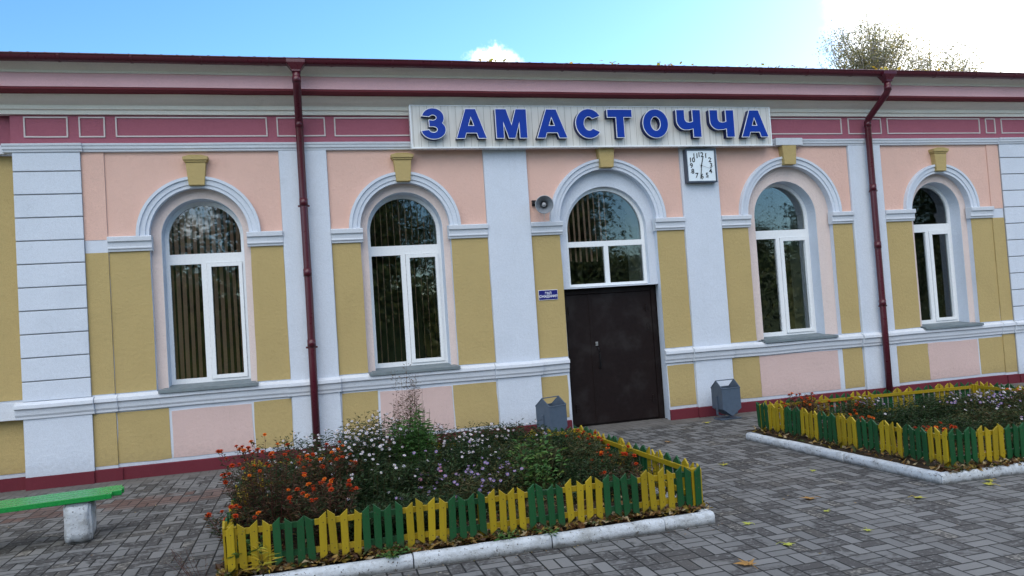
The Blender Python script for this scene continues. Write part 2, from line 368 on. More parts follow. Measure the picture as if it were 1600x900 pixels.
def empty(name, loc=(0, 0, 0), rz=0, **k):
    o = link(name, None, None, loc, (0, 0, rz)); o.empty_display_size = .2; return tag(o, **k)
def curve_mesh(name, loops, y0, y1, offset=0.0):    # XZ loops with holes -> slab between y0 and y1 (y0 nearer the viewer)
    cu = bpy.data.curves.new(name, 'CURVE'); cu.dimensions = '2D'; cu.fill_mode = 'BOTH'; cu.extrude = abs(y1 - y0) / 2; cu.offset = offset
    for lp in loops:
        sp = cu.splines.new('POLY'); sp.points.add(len(lp) - 1); sp.use_cyclic_u = True
        for i, (x, z) in enumerate(lp): sp.points[i].co = (x, z, 0, 1)
    return conv(cu, name, (y0 + y1) / 2)
def conv(cu, name, ymid):
    o = bpy.data.objects.new('tmp', cu); COL.objects.link(o)
    bpy.context.view_layer.update()
    me = bpy.data.meshes.new_from_object(o.evaluated_get(bpy.context.evaluated_depsgraph_get()))
    bpy.data.objects.remove(o); me.name = name
    me.transform(Matrix.Translation((0, ymid, 0)) @ Matrix.Rotation(R(90), 4, 'X'))
    return me
def slab(name, loops, y0, y1, mats, parent=None, face_mat=None, bevel=0, offset=0.0):
    me = curve_mesh(name, loops, y0, y1, offset); me.materials.clear()
    for m_ in (mats if isinstance(mats, (list, tuple)) else [mats]): me.materials.append(m_)
    for p in me.polygons:
        p.use_smooth = False
        p.material_index = (1 if p.normal.y > -.5 else 0) if face_mat else 0
    o = link(name, me, parent)
    if bevel:
        md = o.modifiers.new('bevel', 'BEVEL'); md.width = bevel; md.segments = 2; md.limit_method = 'ANGLE'; md.angle_limit = R(50)
    return o
def text(name, body, size, loc, mat, parent, off=0.0, ext=.002, sx=1.0):
    cu = bpy.data.curves.new(name, 'FONT'); cu.body = body; cu.size = size; cu.align_x = 'CENTER'; cu.align_y = 'CENTER'; cu.extrude = ext; cu.offset = off
    me = conv(cu, name, 0); me.materials.clear(); me.materials.append(mat)
    me.transform(Matrix.Diagonal((sx, 1, 1, 1)))
    for p in me.polygons: p.material_index = 0
    return link(name, me, parent, loc)
def rect(x0, x1, z0, z1): return [(x0, z0), (x1, z0), (x1, z1), (x0, z1)]
def arch(cx, h, z0, zs, n=36):
    return [(cx - h, z0), (cx + h, z0)] + [(cx + h * math.cos(math.pi * i / n), zs + h * math.sin(math.pi * i / n)) for i in range(n + 1)]
def wob(lp, amp=.004, step=.12, seed=0):
    o = []
    for i, p in enumerate(lp):
        q = lp[(i + 1) % len(lp)]; d = math.hypot(q[0] - p[0], q[1] - p[1]); k = max(1, int(d / step))
        for j in range(k):
            t = j / k; x, z = p[0] + (q[0] - p[0]) * t, p[1] + (q[1] - p[1]) * t
            o.append((x + noise.noise(Vector((x * 3, z * 3, seed + 1.5))) * amp * 1.6, z + noise.noise(Vector((x * 3, z * 3, seed + 9.5))) * amp * 1.6))
    return o

# ------------------------------------------------------------------ ground
mb = MB(); mb.add([(-600, -600, -.02), (600, -600, -.02), (600, 600, -.02), (-600, 600, -.02)], [(0, 1, 2, 3)])
tag(mb.build('ground', GRASSM), kind='structure')
mb = MB(); mb.add([(-30, -19, 0), (40, -19, 0), (40, .8, 0), (-30, .8, 0)], [(0, 1, 2, 3)])
tag(mb.build('pavement', PAVE), kind='structure')

# ------------------------------------------------------------------ the station building
B = empty('station_building', label='long single-storey railway station with pink, ochre and white arched facade', cat='building')
# windows: centre, half outer, half inner, centre inner
WIN = [(-1.31, .606, -1.29, .497), (1.34, .622, 1.345, .52), (7.415, .768, 7.39, .556), (10.307, .603, 10.305, .485)]
DX, DH = 4.333, .767
ZS, ZS2 = 3.02, 3.00
XL, XR = -3.40, 12.35
ZT = 4.60
outer = [rect(XL, XR, 0, ZT)]
loops = []
for c, h, ci, hi in WIN: outer.append(arch(c, h, 1.02, ZS))
outer[0] = [(XL, 0), (DX - DH, 0)] + [(DX + DH * math.cos(math.pi * (1 - i / 36)), ZS + DH * math.sin(math.pi * (1 - i / 36))) for i in range(37)] + [(DX + DH, 0), (XR, 0), (XR, ZT), (XL, ZT)]
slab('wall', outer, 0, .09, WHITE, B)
inner = [rect(XL, XR, -.01, ZT)]
inner[0] = [(XL, 0), (3.60, 0), (3.60, 2.04), (5.14, 2.04), (5.14, 0), (XR, 0), (XR, ZT), (XL, ZT)]
for c, h, ci, hi in WIN: inner.append(arch(ci, hi, 1.03, ZS2))
inner.append(arch(4.335, .64, 2.055, 2.90))
slab('inner_wall', inner, .0905, .60, WHITE, B)
for c, h, ci, hi in WIN:       # pale pink band round each opening, on the recessed face
    slab('pink_band', [wob(arch(c, h + .03, 1.05, ZS), .001), wob(arch(ci, hi + .004, 1.05, ZS2), .002)] if False else
         [[(c - h - .02, 1.07), (ci - hi - .004, 1.07)] + [(ci + (hi + .004) * math.cos(math.pi * (1 - i / 36)), ZS2 + (hi + .004) * math.sin(math.pi * (1 - i / 36))) for i in range(37)] + [(ci + hi + .004, 1.07), (c + h + .02, 1.07)] + [(c + (h + .02) * math.cos(math.pi * i / 36), ZS + (h + .02) * math.sin(math.pi * i / 36)) for i in range(37)]],
         .086, .0903, PINKB, B)
# recessed stretches of wall left of and right of the projecting middle
for a, e in ((-14, XL), (XR, 24)):
    mb = MB(); mb.box(a, e, .13, .6, 0, ZT); mb.build('side_wall', WHITE, B)
slab('ochre_panel', [wob(rect(-9, -3.41, 1.075, 4.09))], .122, .1295, YEL, B); slab('ochre_panel', [wob(rect(-9, -3.41, .19, .835))], .122, .1295, YEL, B)
# painted fields: (x0,x1) of upper pink bays with their arch cut away
P1, P2, P3, P4 = (-.285, .331), (2.491, 3.125), (5.555, 6.175), (8.552, 9.167)
QL, QR = (XL, -2.653), (11.592, XR)
bays = [(-2.393, -.285, WIN[0]), (.331, 2.491, WIN[1]), (3.125, 5.555, (DX, DH)), (6.175, 8.552, WIN[2]), (9.167, 11.35, WIN[3])]
for k, (x0, x1, wd) in enumerate(bays):
    c, h = wd[0], wd[1]; ra = h + .13
    pk = [(x0 + .004, ZS), (c - ra, ZS)] + [(c + ra * math.cos(math.pi * (1 - i / 40)), ZS + ra * math.sin(math.pi * (1 - i / 40))) for i in range(41)] + [(x1 - .004, ZS), (x1 - .004, 4.10), (x0 + .004, 4.10)]
    slab('pink_panel', [pk], -.006, -.0005, PINK, B)
    for a, e in ((x0 + .006, c - h + (.0)), (c + h, x1 - .006)):
        slab('ochre_panel', [wob(rect(a, e, 1.072, 2.835), .004, .12, k)], -.006, -.0005, YEL, B)
for x0, x1 in ((-2.653, -2.393), (11.35, 11.592)):      # flat strips beside the rusticated corners
    mb = MB(); mb.box(x0 + .002, x1 - .002, -.018, .0, 0, 4.1); mb.build('corner_strip', WHITE, B)
    slab('pink_panel', [rect(x0, x1, 2.99, 4.10)], -.022, .0, PINK, B)
    slab('ochre_panel', [rect(x0, x1, 1.072, 2.83)], -.022, .0, YEL, B)
    slab('ochre_panel', [rect(x0, x1, .19, .835)], -.022, .0, YEL, B)
# lower fields
low = [(-2.385, -1.785, YEL, .80, .835), (-1.755, -.79, PINKD, .8, .80), (-.765, -.30, YEL, .8, .82),
       (.348, .826, YEL, .8, .825), (.855, 1.842, PINKD, .8, .80), (1.865, 2.478, YEL, .8, .80),
       (3.130, 3.53, YEL, .8, .81), (5.115, 5.545, YEL, .8, .81), (6.182, 6.665, YEL, .8, .84), (6.667, 8.085, PINKD, .8, .83), (8.172, 8.540, YEL, .8, .83),
       (9.185, 9.81, YEL, .8, .80), (9.812, 10.82, PINKD, .8, .80), (10.85, 11.345, YEL, .8, .81)]
for k, (x0, x1, m_, a, zt) in enumerate(low):
    slab('ochre_panel' if m_ is YEL else 'pink_panel', [wob(rect(x0, x1, .20, zt - .005), .007, .12, k + 20)], -.006, -.0005, m_, B)
# pilasters
for x0, x1 in (P1, P2, P3, P4):
    mb = MB(); mb.box(x0, x1, -.045, -.0003, .15, 4.11); mb.build('pilaster', WHITE, B, bevel=.006)
# rusticated corner blocks
for x0, x1 in (QL, QR):
    z = 1.295; mb = MB(); mb.box(x0, x1, -.038, -.0003, .15, 4.1); mb.build('corner_pier', paint('grey_joint', (.30, .31, .33), .9, .2, .1, 0) if x0 < 0 else bpy.data.materials['grey_joint'], B)
    zs = [1.05] + [1.295 + .2848 * i for i in range(10)] + [4.10]
    for i in range(len(zs) - 1):
        mb = MB(); mb.box(x0 - .001, x1 + .001, -.055, -.0385, zs[i] + .007, zs[i + 1] - .007); mb.build('corner_block', WHITE, B, bevel=.006)
    mb = MB(); mb.box(x0 - .001, x1 + .001, -.055, -.0385, .15, .86); mb.build('corner_block', WHITE, B)
# plinth with a white strip over it
pl = [(0, 0), (-.035, 0), (-.03, .145), (0, .155)]
for (a, e, dy) in ((-14, XL, .13), (XL, -2.653, -.045), (-2.653, -2.34, -.02), (-2.34, 3.55, 0), (5.10, 11.35, 0), (11.35, 11.592, -.02), (11.592, XR, -.045), (XR, 24, .13)):
    mb = MB(); mb.run([(y if y else .0 - dy * .9 - .001, z) for y, z in pl], a, e, dy, 0, .3, .008); mb.build('plinth', PLINTH, B)
for (a, e) in ((P1[0], P1[1]), (P2[0], P2[1]), (P3[0], P3[1]), (P4[0], P4[1])):
    mb = MB(); mb.box(a - .01, e + .01, -.075, -.036, 0, .15); mb.build('plinth', PLINTH, B, bevel=.006)
# sill band: stepped moulding that breaks forward round piers
sb = [(0, 1.055), (-.02, 1.050), (-.075, 1.02), (-.08, .975), (-.05, .965), (-.045, .90), (-.03, .875), (-.028, .845), (0, .84)]
segs = [(-14, XL - .06, .13), (XL - .08, -2.62, -.045), (-2.62, -2.36, -.015), (-2.36, P1[0] - .05, 0), (P1[0] - .05, P1[1] + .02, -.035), (P1[1] + .02, P2[0] - .03, 0), (P2[0] - .03, P2[1] + .03, -.04), (P2[1] + .03, 3.565, 0),
        (5.075, P3[0] - .03, 0), (P3[0] - .03, P3[1] + .03, -.04), (P3[1] + .03, P4[0] - .03, 0), (P4[0] - .03, P4[1] + .03, -.04), (P4[1] + .03, 11.33, 0), (11.33, 11.57, -.015), (11.57, XR + .08, -.045), (XR + .08, 24, .13)]
mb = MB()
for i, (a, e, dy) in enumerate(segs):
    if i == 8: mb.build('sill_band', WHITED, B, bevel=.005); mb = MB()
    mb.run([((y if y else -dy * .98 + (.001 if dy >= 0 else .0)), z) for y, z in sb], a, e, dy, 0, .18, .010, 3.3)
mb.build('sill_band', WHITED, B, bevel=.005)
# ledge under the frieze
lb = [(0, 4.09), (-.05, 4.095), (-.055, 4.12), (-.07, 4.128), (-.075, 4.16), (-.085, 4.168), (-.09, 4.195), (0, 4.203)]
mb = MB()
for (a, e, dy) in ((-14, XL - .10, .13), (XL - .10, -2.62, -.02), (-2.62, 11.56, 0), (11.56, XR + .1, -.02), (XR + .1, 24, .13)):
    mb.run([((y if y else -dy * .98), z) for y, z in lb], a, e, dy, 0, .3, .004, 1.1)
mb.box(7.18, 7.66, -.125, -.02, 4.093, 4.206)
mb.build('ledge', WHITED, B, bevel=.004)
# frieze and its raised borders
mb = MB()
for (a, e, dy) in ((-14, XL - .02, .11), (XL - .02, XR + .02, -.02), (XR + .02, 24, .11)):
    mb.box(a, e, dy, .14 if dy > 0 else .0, 4.202, 4.60)
mb.build('frieze', ROSE, B)
fb = [(-3.27, -2.78), (-2.66, -2.36), (-2.24, -.41), (-.29, .337), (.456, 2.9), (5.9, 8.48), (8.60, 9.24), (9.354, 11.245), (11.367, 11.575), (11.70, 12.25)]
for k, (a, e) in enumerate(fb):
    y = -.02
    o1 = rect(a, e, 4.285, 4.545); i1 = rect(a + .017, e - .017, 4.302, 4.528)
    slab('frieze_border', [wob(o1, .002, .2, k), wob(i1, .002, .2, k)], y - .014, y - .0005, BORDER, B)
# upper cornice
mb = MB()
fa = [(0, 4.568), (-.06, 4.568), (-.065, 4.615), (-.095, 4.625), (-.10, 4.67), (-.12, 4.68), (-.17, 4.70), (-.25, 4.745), (-.30, 4.785), (0, 4.785)]
for (a, e, dy) in ((-14, XL - .14, .11), (XL - .14, XR + .14, 0), (XR + .14, 24, .11)):
    mb.run([((y if y else -dy * .98 + .02), z) for y, z in fa], a, e, dy, 0, .3, .005, 2.2)
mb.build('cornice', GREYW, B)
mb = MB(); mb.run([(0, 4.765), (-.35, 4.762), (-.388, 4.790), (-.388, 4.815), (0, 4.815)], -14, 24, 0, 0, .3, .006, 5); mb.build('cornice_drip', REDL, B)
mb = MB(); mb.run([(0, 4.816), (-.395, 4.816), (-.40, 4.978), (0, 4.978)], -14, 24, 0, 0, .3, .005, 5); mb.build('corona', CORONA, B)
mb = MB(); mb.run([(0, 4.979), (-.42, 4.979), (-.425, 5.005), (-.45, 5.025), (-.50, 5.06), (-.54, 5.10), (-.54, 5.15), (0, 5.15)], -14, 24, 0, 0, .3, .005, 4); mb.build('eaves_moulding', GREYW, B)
# archivolts, keystones, imposts
for k, (x0, x1, wd) in enumerate(bays):
    c, h = wd[0], wd[1]
    pr = [(h - .005, .03), (h - .005, -.035), (h + .035, -.035), (h + .04, -.05), (h + .10, -.055), (h + .105, -.075), (h + .142, -.075), (h + .145, -.0008), (h + .10, .03)]
    mb = MB(); mb.arc(c, ZS, pr, 0, math.pi, 48); mb.build('archivolt', WHITE, B)
    big = k in (2, 3)
    mb = MB()
    if big:
        mb.prism([(c - .10, 3.79), (c + .10, 3.79), (c + .128, 4.09), (c - .128, 4.09)], -.12, -.0003)
    else:
        mb.prism([(c - .095, 3.645), (c + .095, 3.645), (c + .122, 3.94), (c - .122, 3.94)], -.10, -.0003)
        mb.prism([(c - .130, 3.941), (c + .130, 3.941), (c + .142, 3.965), (c - .142, 3.965)], -.115, -.0003)
        mb.prism([(c - .150, 3.966), (c + .150, 3.966), (c + .155, 4.012), (c - .155, 4.012)], -.13, -.0003)
        mb.prism([(c - .150, 4.013), (c + .150, 4.013), (c + .07, 4.035), (c - .07, 4.035)], -.12, -.0003)
    mb.build('keystone', YEL, B, bevel=.006)
    for a, e in ((x0, c - h + .035), (c + h - .035, x1)):
        if e < c: a += .002
        else: e -= .002
        mb = MB(); e2, a2 = (e, a)
        mb.run([(0.06, 2.835), (-.03, 2.835), (-.035, 2.865), (-.05, 2.868), (-.052, 2.885), (-.045, 2.89), (-.05, 2.955), (-.075, 2.96), (-.08, 3.015), (-.06, 3.025), (.06, 3.03)], a, e, -.0008, 0, .1, .003, k)
        mb.build('impost', WHITED, B, bevel=.003)
# door surround (white lining in the arch over the door)
mb = MB(); mb.box(3.535, 3.60, .091, .3, 0, 2.05); mb.build('door_jamb', WHITE, B)

def window(ci, hi, z0, zs, y, blind, fan=False):
    bo = .05
    T0, T1 = (2.665, 2.80)
    if fan:
        z0, T0, T1 = 2.06, 2.655, 2.735
        o = arch(ci, hi - .002, z0 + .003, zs)
        g = [arch(ci, hi - bo, T1, zs), rect(ci - hi + bo, ci - .035, z0 + .045, T0), rect(ci + .035, ci + hi - bo, z0 + .045, T0)]
    else:
        o = arch(ci, hi - .001, z0, zs)
        xa = ci - hi + bo; xb = ci - .065
        g = [arch(ci, hi - bo, T1, zs), rect(xa, xb, z0 + .075, T0), rect(ci + .0, ci + hi - .045, z0 + .045, T0 + .01)]
    fr = slab('window', [o] + g, y, y + .06, PVC, B, bevel=.004)
    if not fan:
        ox0, ox1, oz0, oz1 = ci + .004, ci + hi - .049, z0 + .049, T0 + .006
        g2 = rect(ox0 + .055, ox1 - .045, oz0 + .05, oz1 - .05)
        slab('sash', [rect(ox0, ox1, oz0, oz1), g2], y - .018, y + .045, PVC, fr, bevel=.004)
        g[2] = g2
    for lp in g:
        xs = [p[0] for p in lp]; me = curve_mesh('pane', [[(x + (.004 if x > sum(xs) / len(xs) else -.004), z) for x, z in lp]], y + .030, y + .034)
        me.materials.clear(); me.materials.append(GLASS); link('pane', me, fr)
    if not fan:
        mb = MB(); a, e = ci - hi, ci + hi
        mb.run([(y + .002, z0 - .05), (y + .002, z0 + .012), (-.10, z0 - .026), (-.105, z0 - .062), (-.095, z0 - .062), (-.093, z0 - .038)], a + .003, e - .003)
        mb.v = [(p[0] + ((-.10 if p[0] < ci else .10) if p[1] < 0 else 0), p[1], p[2]) for p in mb.v]
        mb.build('sill', SILL, fr)
        mb = MB(); mb.box(a - .10, e + .10, -.088, .0845, z0 - .045, z0 - .030); mb.build('sill', SILL, fr)
    # inside lining of the wall opening
    mb = MB(); mb.box(ci - hi - .01, ci - hi + .004, .42, .85, z0, zs + .3); mb.box(ci + hi - .004, ci + hi + .01, .42, .85, z0, zs + .3); mb.build('inner_lining', INTR, fr)
    if blind:
        n = int(2 * hi / blind[0]); mb = MB()
        for i in range(n):
            if len(blind) > 3 and not blind[3](i / n): continue
            x = ci - hi + (i + .5) * blind[0]; a = blind[1] + rnd.uniform(-.12, .12); w_ = blind[2]
            ztop = zs + math.sqrt(max(0, hi * hi - (x - ci) ** 2)) + .02
            zb = blind[4] if len(blind) > 4 else z0 + .02
            zb += rnd.uniform(-.01, .01)
            dx, dy = math.cos(a) * w_ / 2, math.sin(a) * w_ / 2; k = rnd.uniform(-.012, .012)
            mb.add([(x - dx, y + .16 - dy, ztop), (x + dx, y + .16 + dy, ztop), (x + dx + k, y + .16 + dy, zb), (x - dx + k, y + .16 - dy, zb)], [(0, 1, 2, 3)])
        mb.build('blind', BLIND, fr)
    return fr
window(-1.29, .497, 1.09, ZS2, .30, (.078, .9, .062))
window(1.345, .52, 1.09, ZS2, .30, (.088, 1.15, .05))
window(7.39, .556, 1.09, ZS2, .30, None)
window(10.305, .485, 1.09, ZS2, .30, None)
window(4.335, .64, 2.06, 2.90, .17, (.085, .8, .06, lambda t: t < .55, 2.45), True)
# entrance door
dr = MB(); dr.box(3.60, 5.14, .262, .30, 0.0, 2.04); fr = dr.build('door', DOORM, B)
mb = MB(); mb.box(3.602, 3.66, .225, .2615, .01, 2.02); mb.box(5.035, 5.10, .225, .2615, .01, 2.02); mb.box(3.66, 5.035, .225, .2615, 1.955, 2.02); mb.build('door_frame', DOORM, fr, bevel=.004)
mb = MB(); mb.box(3.665, 4.035, .235, .2612, .03, 1.948); mb.build('side_leaf', DOORM, fr, bevel=.004)
mb = MB(); mb.box(4.045, 5.03, .235, .2612, .03, 1.948); mb.build('main_leaf', DOORM, fr, bevel=.004)
mb = MB(); mb.box(4.015, 4.05, .226, .2345, .03, 1.948); mb.build('cover_strip', DOORM, fr, bevel=.003)
mb = MB(); mb.tube([(4.12, .234, 1.15), (4.12, .19, 1.13), (4.125, .185, 1.05), (4.13, .185, .86), (4.13, .234, .84)], .011, 8); mb.build('handle', BLACK, fr, smooth=True)
mb = MB(); mb.box(4.085, 4.125, .222, .2345, 1.175, 1.235); mb.build('lock_plate', STEEL, fr, bevel=.004)
for x, z in ((3.70, 1.72), (4.94, 1.70), (4.95, 1.42), (3.72, .28), (4.95, .32)):
    mb = MB(); mb.tube([(x, .226, z - .055), (x, .226, z + .055)], .012, 8); mb.box(x - .05, x + .05, .228, .2345, z - .015, z - .005); mb.build('hinge', DOORM, fr)
# gutter, drainpipes and roof
mb = MB(); n = 10; vs = []; fs = []; K = 190
for i in range(K + 1):
    x = -14 + 38 * i / K; sag = noise.noise(Vector((x * .35, 0, 3))) * .012 + noise.noise(Vector((x * 1.5, 4, 3))) * .004
    for j in range(n + 1):
        a = math.pi * (1 + j / n); vs.append((x, -.625 + .068 * math.cos(a), 5.115 + sag + .075 * math.sin(a)))
for i in range(K):
    for j in range(n): fs.append((i * (n + 1) + j, (i + 1) * (n + 1) + j, (i + 1) * (n + 1) + j + 1, i * (n + 1) + j + 1))
mb.add(vs, fs)
mb.tube([(-14 + 38 * i / 60, -.693, 5.117 + noise.noise(Vector(((-14 + 38 * i / 60) * .35, 0, 3))) * .012) for i in range(61)], .009, 6)
gut = mb.build('gutter', GUT, B, smooth=True)
for i in range(46):
    x = -13.6 + .78 * i; mb = MB(); mb.arc(0, 0, [(.071, -.012), (.080, -.012), (.080, .012), (.071, .012)], math.pi, 2 * math.pi, 10)
    sag = noise.noise(Vector((x * .35, 0, 3))) * .012
    mb.v = [(x + p[1], -.625 + p[0] * .93, 5.115 + sag + p[2]) for p in mb.v]; mb.build('gutter_bracket', GUT, gut)
def pipe(x):
    mb = MB()
    mb.tube([(x, -.64, 4.98), (x, -.64, 4.83), (x, -.60, 4.78), (x, -.17, 4.50), (x, -.14, 4.44), (x, -.14, 3.3), (x + .004, -.135, 2.2), (x, -.14, 1.2), (x - .004, -.14, .10)], .050, 14)
    for z in (4.42, 3.38, 2.45, 1.52):
        mb.tube([(x, -.14, z + .05), (x, -.14, z - .05)], .055, 14)
    mb.tube([(x, -.64, 4.90), (x, -.64, 4.82)], .055, 14)
    p_ = mb.build('drainpipe', GUT, B, smooth=False)
    for q in p_.data.polygons: q.use_smooth = len(q.vertices) == 4
    mb = MB(); vs = []
    for (w_, d_, z) in ((.115, .085, 5.10), (.115, .085, 5.06), (.055, .055, 4.975), (.055, .055, 4.95)):
        vs += [(x - w_, -.64 - d_, z), (x + w_, -.64 - d_, z), (x + w_, -.64 + d_, z), (x - w_, -.64 + d_, z)]
    fs = [(4 * i + k, 4 * i + (k + 1) % 4, 4 * i + 4 + (k + 1) % 4, 4 * i + 4 + k) for i in range(3) for k in range(4)]
    mb.add(vs, fs + [(0, 3, 2, 1), (12, 13, 14, 15)]); mb.build('funnel', GUT, p_, bevel=.006)
    for z in (3.33, 1.47):
        mb = MB(); mb.box(x - .075, x + .075, -.15, -.135, z - .012, z + .012); mb.box(x - .008, x + .008, -.10, -.04, z - .008, z + .008); mb.build('pipe_bracket', GUT, p_)
pipe(0.0); pipe(8.885)
mb = MB(); vs = []; fs = []; xs = [-14 + .0225 * i for i in range(int(38 / .0225))]
sl = math.tan(R(17)); YE = -.60
for x in xs:
    zz = .018 * max(0, math.sin(math.pi * 2 * x / .18)) ** 1.2
    vs += [(x, YE, 5.145 + zz), (x, 6.0, 5.145 + sl * 6.6 + zz), (x, 12.6, 5.145 + zz)]
for i in range(len(xs) - 1): fs += [(3 * i, 3 * i + 3, 3 * i + 4, 3 * i + 1), (3 * i + 1, 3 * i + 4, 3 * i + 5, 3 * i + 2)]
mb.add(vs, fs); mb.build('roof', GUT, B)
mb = MB()
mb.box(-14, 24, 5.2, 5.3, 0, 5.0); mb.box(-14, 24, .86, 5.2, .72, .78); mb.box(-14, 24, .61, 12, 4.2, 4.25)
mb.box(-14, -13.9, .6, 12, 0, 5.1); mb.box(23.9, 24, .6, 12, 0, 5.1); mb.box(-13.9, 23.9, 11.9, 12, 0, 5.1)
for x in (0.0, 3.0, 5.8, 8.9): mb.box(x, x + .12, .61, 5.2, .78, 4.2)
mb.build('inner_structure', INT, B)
mb = MB()
for i in range(260):
    x = rnd.uniform(1.5, 16); 
    if noise.noise(Vector((x * .8, 0, 1))) < -.05: continue
    y = rnd.uniform(-.62, -.45); z = 5.165 + rnd.uniform(0, .045); a = rnd.uniform(0, 6.28); s_ = rnd.uniform(.02, .045); t = rnd.uniform(-.5, .9)
    d = Vector((math.cos(a), math.sin(a) * math.cos(t), math.sin(t))) * s_; e = Vector((-math.sin(a), math.cos(a), .6 * math.sin(t))) * s_ * .7
    c = Vector((x, y, z)); mb.add([c - d, c + e, c + d, c - e], [(0, 1, 2, 3)])
tag(mb.build('roof_leaves', YLEAF), kind='stuff', label='scatter of small yellow autumn leaves caught along the roof edge', cat='leaves')

# ------------------------------------------------------------------ name board over the door
SG = empty('name_board', (4.33, -.12, 4.085), label='long pale ribbed name board over the door with ten raised blue letters', cat='sign')
def rel(o, p): o.location = Vector(o.location) - Vector(p.location); return o
x0, x1, z0, z1 = 1.462, 7.065, 4.068, 4.675
mb = MB(); mb.box(x0 + .02, x1 - .02, -.185, -.102, z0 + .015, z1 - .012); o = rel(mb.build('board', SIGNB), SG); o.parent = SG
mb = MB(); mb.box(x0, x1, -.20, -.10, z0, z0 + .022); mb.box(x0, x0 + .02, -.20, -.10, z0 + .0225, z1); mb.box(x1 - .02, x1, -.20, -.10, z0 + .0225, z1); mb.box(x0 + .0203, x1 - .0203, -.195, -.10, z1 - .0115, z1)
o = rel(mb.build('board_frame', PVC, bevel=.002), SG); o.parent = SG
def arcp(cx, cy, rx_, ry_, a0, a1, n=14): return [(cx + rx_ * math.cos(R(a0 + (a1 - a0) * i / n)), cy + ry_ * math.sin(R(a0 + (a1 - a0) * i / n))) for i in range(n + 1)]
def letter(ch):    # glyph outlines in a box of width w, height 1
    if ch == 'А': return 1.12, [[(0, 0), (.27, 0), (.335, .19), (.785, .19), (.85, 0), (1.12, 0), (.74, 1), (.38, 1)], [(.41, .40), (.71, .40), (.56, .80)]]
    if ch == 'М': return 1.18, [[(0, 0), (.25, 0), (.25, .68), (.48, 0), (.70, 0), (.93, .68), (.93, 0), (1.18, 0), (1.18, 1), (.80, 1), (.59, .38), (.38, 1), (0, 1)]]
    if ch == 'Т': return 1.0, [[(.36, 0), (.64, 0), (.64, .76), (1, .76), (1, 1), (0, 1), (0, .76), (.36, .76)]]
    if ch == 'О': return 1.08, [arcp(.54, .5, .54, .52, 0, 354, 40), arcp(.54, .5, .245, .29, 0, 354, 30)]
    if ch == 'С': return 1.02, [arcp(.53, .5, .53, .52, 34, 322, 36) + arcp(.53, .5, .24, .28, 310, 48, 26)]
    if ch == 'З': return .92, [arcp(.46, .71, .41, .31, 165, -38, 20) + arcp(.46, .29, .46, .31, 32, -168, 22) + [(.27, .26)] + arcp(.45, .29, .19, .13, -150, 88, 12) + [(.32, .42), (.32, .60)] + arcp(.45, .71, .17, .12, -88, 150, 12)]
    if ch == 'Ч': return 1.0, [[(.70, 0), (1, 0), (1, 1), (.70, 1), (.70, .56)] + [(.60, .53), (.48, .52), (.37, .55), (.31, .63), (.30, .72), (.30, 1), (0, 1), (0, .66)] + arcp(.36, .62, .36, .34, 180, 262, 8) + [(.52, .29), (.70, .33)]]
LX = [(1.596, 1.942), (2.085, 2.513), (2.652, 3.11), (3.252, 3.705), (3.841, 4.236), (4.336, 4.73), (4.894, 5.308), (5.444, 5.848), (5.998, 6.412), (6.533, 6.99)]
for ch, (a, e) in zip('ЗАМАСТОЧЧА', LX):
    wd, lps = letter(ch); s_ = .392
    a *= .992; e *= .992; a += .024; kx = (e - a) / wd
    lps = [[(a + x * kx, 4.196 + z * s_) for x, z in lp] for lp in lps]
    me = curve_mesh('letter', lps, -.275, -.1855, .012); me.materials.clear(); me.materials.append(BLUED)
    for p in me.polygons: p.material_index = 0
    o = rel(link('letter', me), SG); o.parent = SG
    me = curve_mesh('letter_edge', lps, -.2855, -.2755, .0145); me.materials.clear(); me.materials.append(LWHITE)
    for p in me.polygons: p.material_index = 0
    link('letter_edge', me, o)
    me = curve_mesh('letter_face', lps, -.2885, -.286, .006); me.materials.clear(); me.materials.append(BLUE)
    for p in me.polygons: p.material_index = 0
    link('letter_face', me, o)

# ------------------------------------------------------------------ clock
CK = empty('wall_clock', (5.85, -.046, 3.785), label='square white wall clock with slate frame on the pilaster under the name board', cat='clock')
mb = MB(); mb.box(-.25, .25, -.085, 0, -.255, .255); mb.build('clock_case', CLOCKF, CK, bevel=.004)
slab('clock_frame', [rect(-.25, .25, -.255, .255), rect(-.229, .229, -.232, .232)], -.097, -.0855, CLOCKF, CK, bevel=.003)
mb = MB(); mb.box(-.2285, .2285, -.0885, -.0855, -.231, .231); mb.build('clock_face', CLOCKW, CK)
for h_ in range(12):
    a = R(90 - 30 * (h_ or 12)); k = .165 if h_ % 3 == 0 else .172
    text('numeral', str(h_ or 12), .10, (k * math.cos(a), -.0905, k * math.sin(a)), BLACK, CK, .0022, .001)
mb = MB()
for i in range(12):
    a = R(30 * i); mb.obox((.212 * math.cos(a), -.0895, .212 * math.sin(a)), Vector((math.cos(a), 0, math.sin(a))) * .004, Vector((0, .0008, 0)), Vector((-math.sin(a), 0, math.cos(a))) * .0025)
mb.build('hour_marks', BLACK, CK)
def hand(nm, ang, ln, w_, y):
    a = R(90 - ang); d = Vector((math.cos(a), 0, math.sin(a))); pz = Vector((-d.z, 0, d.x)); mb = MB(); mb.obox(Vector((0, y, 0)) + d * (ln / 2 - .015), d * (ln / 2 + .015), Vector((0, .0012, 0)), pz * w_); mb.build(nm, BLACK, CK)
hand('hour_hand', 15, .15, .0065, -.0945); hand('minute_hand', 188, .20, .0055, -.0985); hand('second_hand', 108, .17, .0012, -.1015)
mb = MB(); mb.tube([(0, -.09, 0), (0, -.104, 0)], .010, 12); mb.build('hub', BLACK, CK)
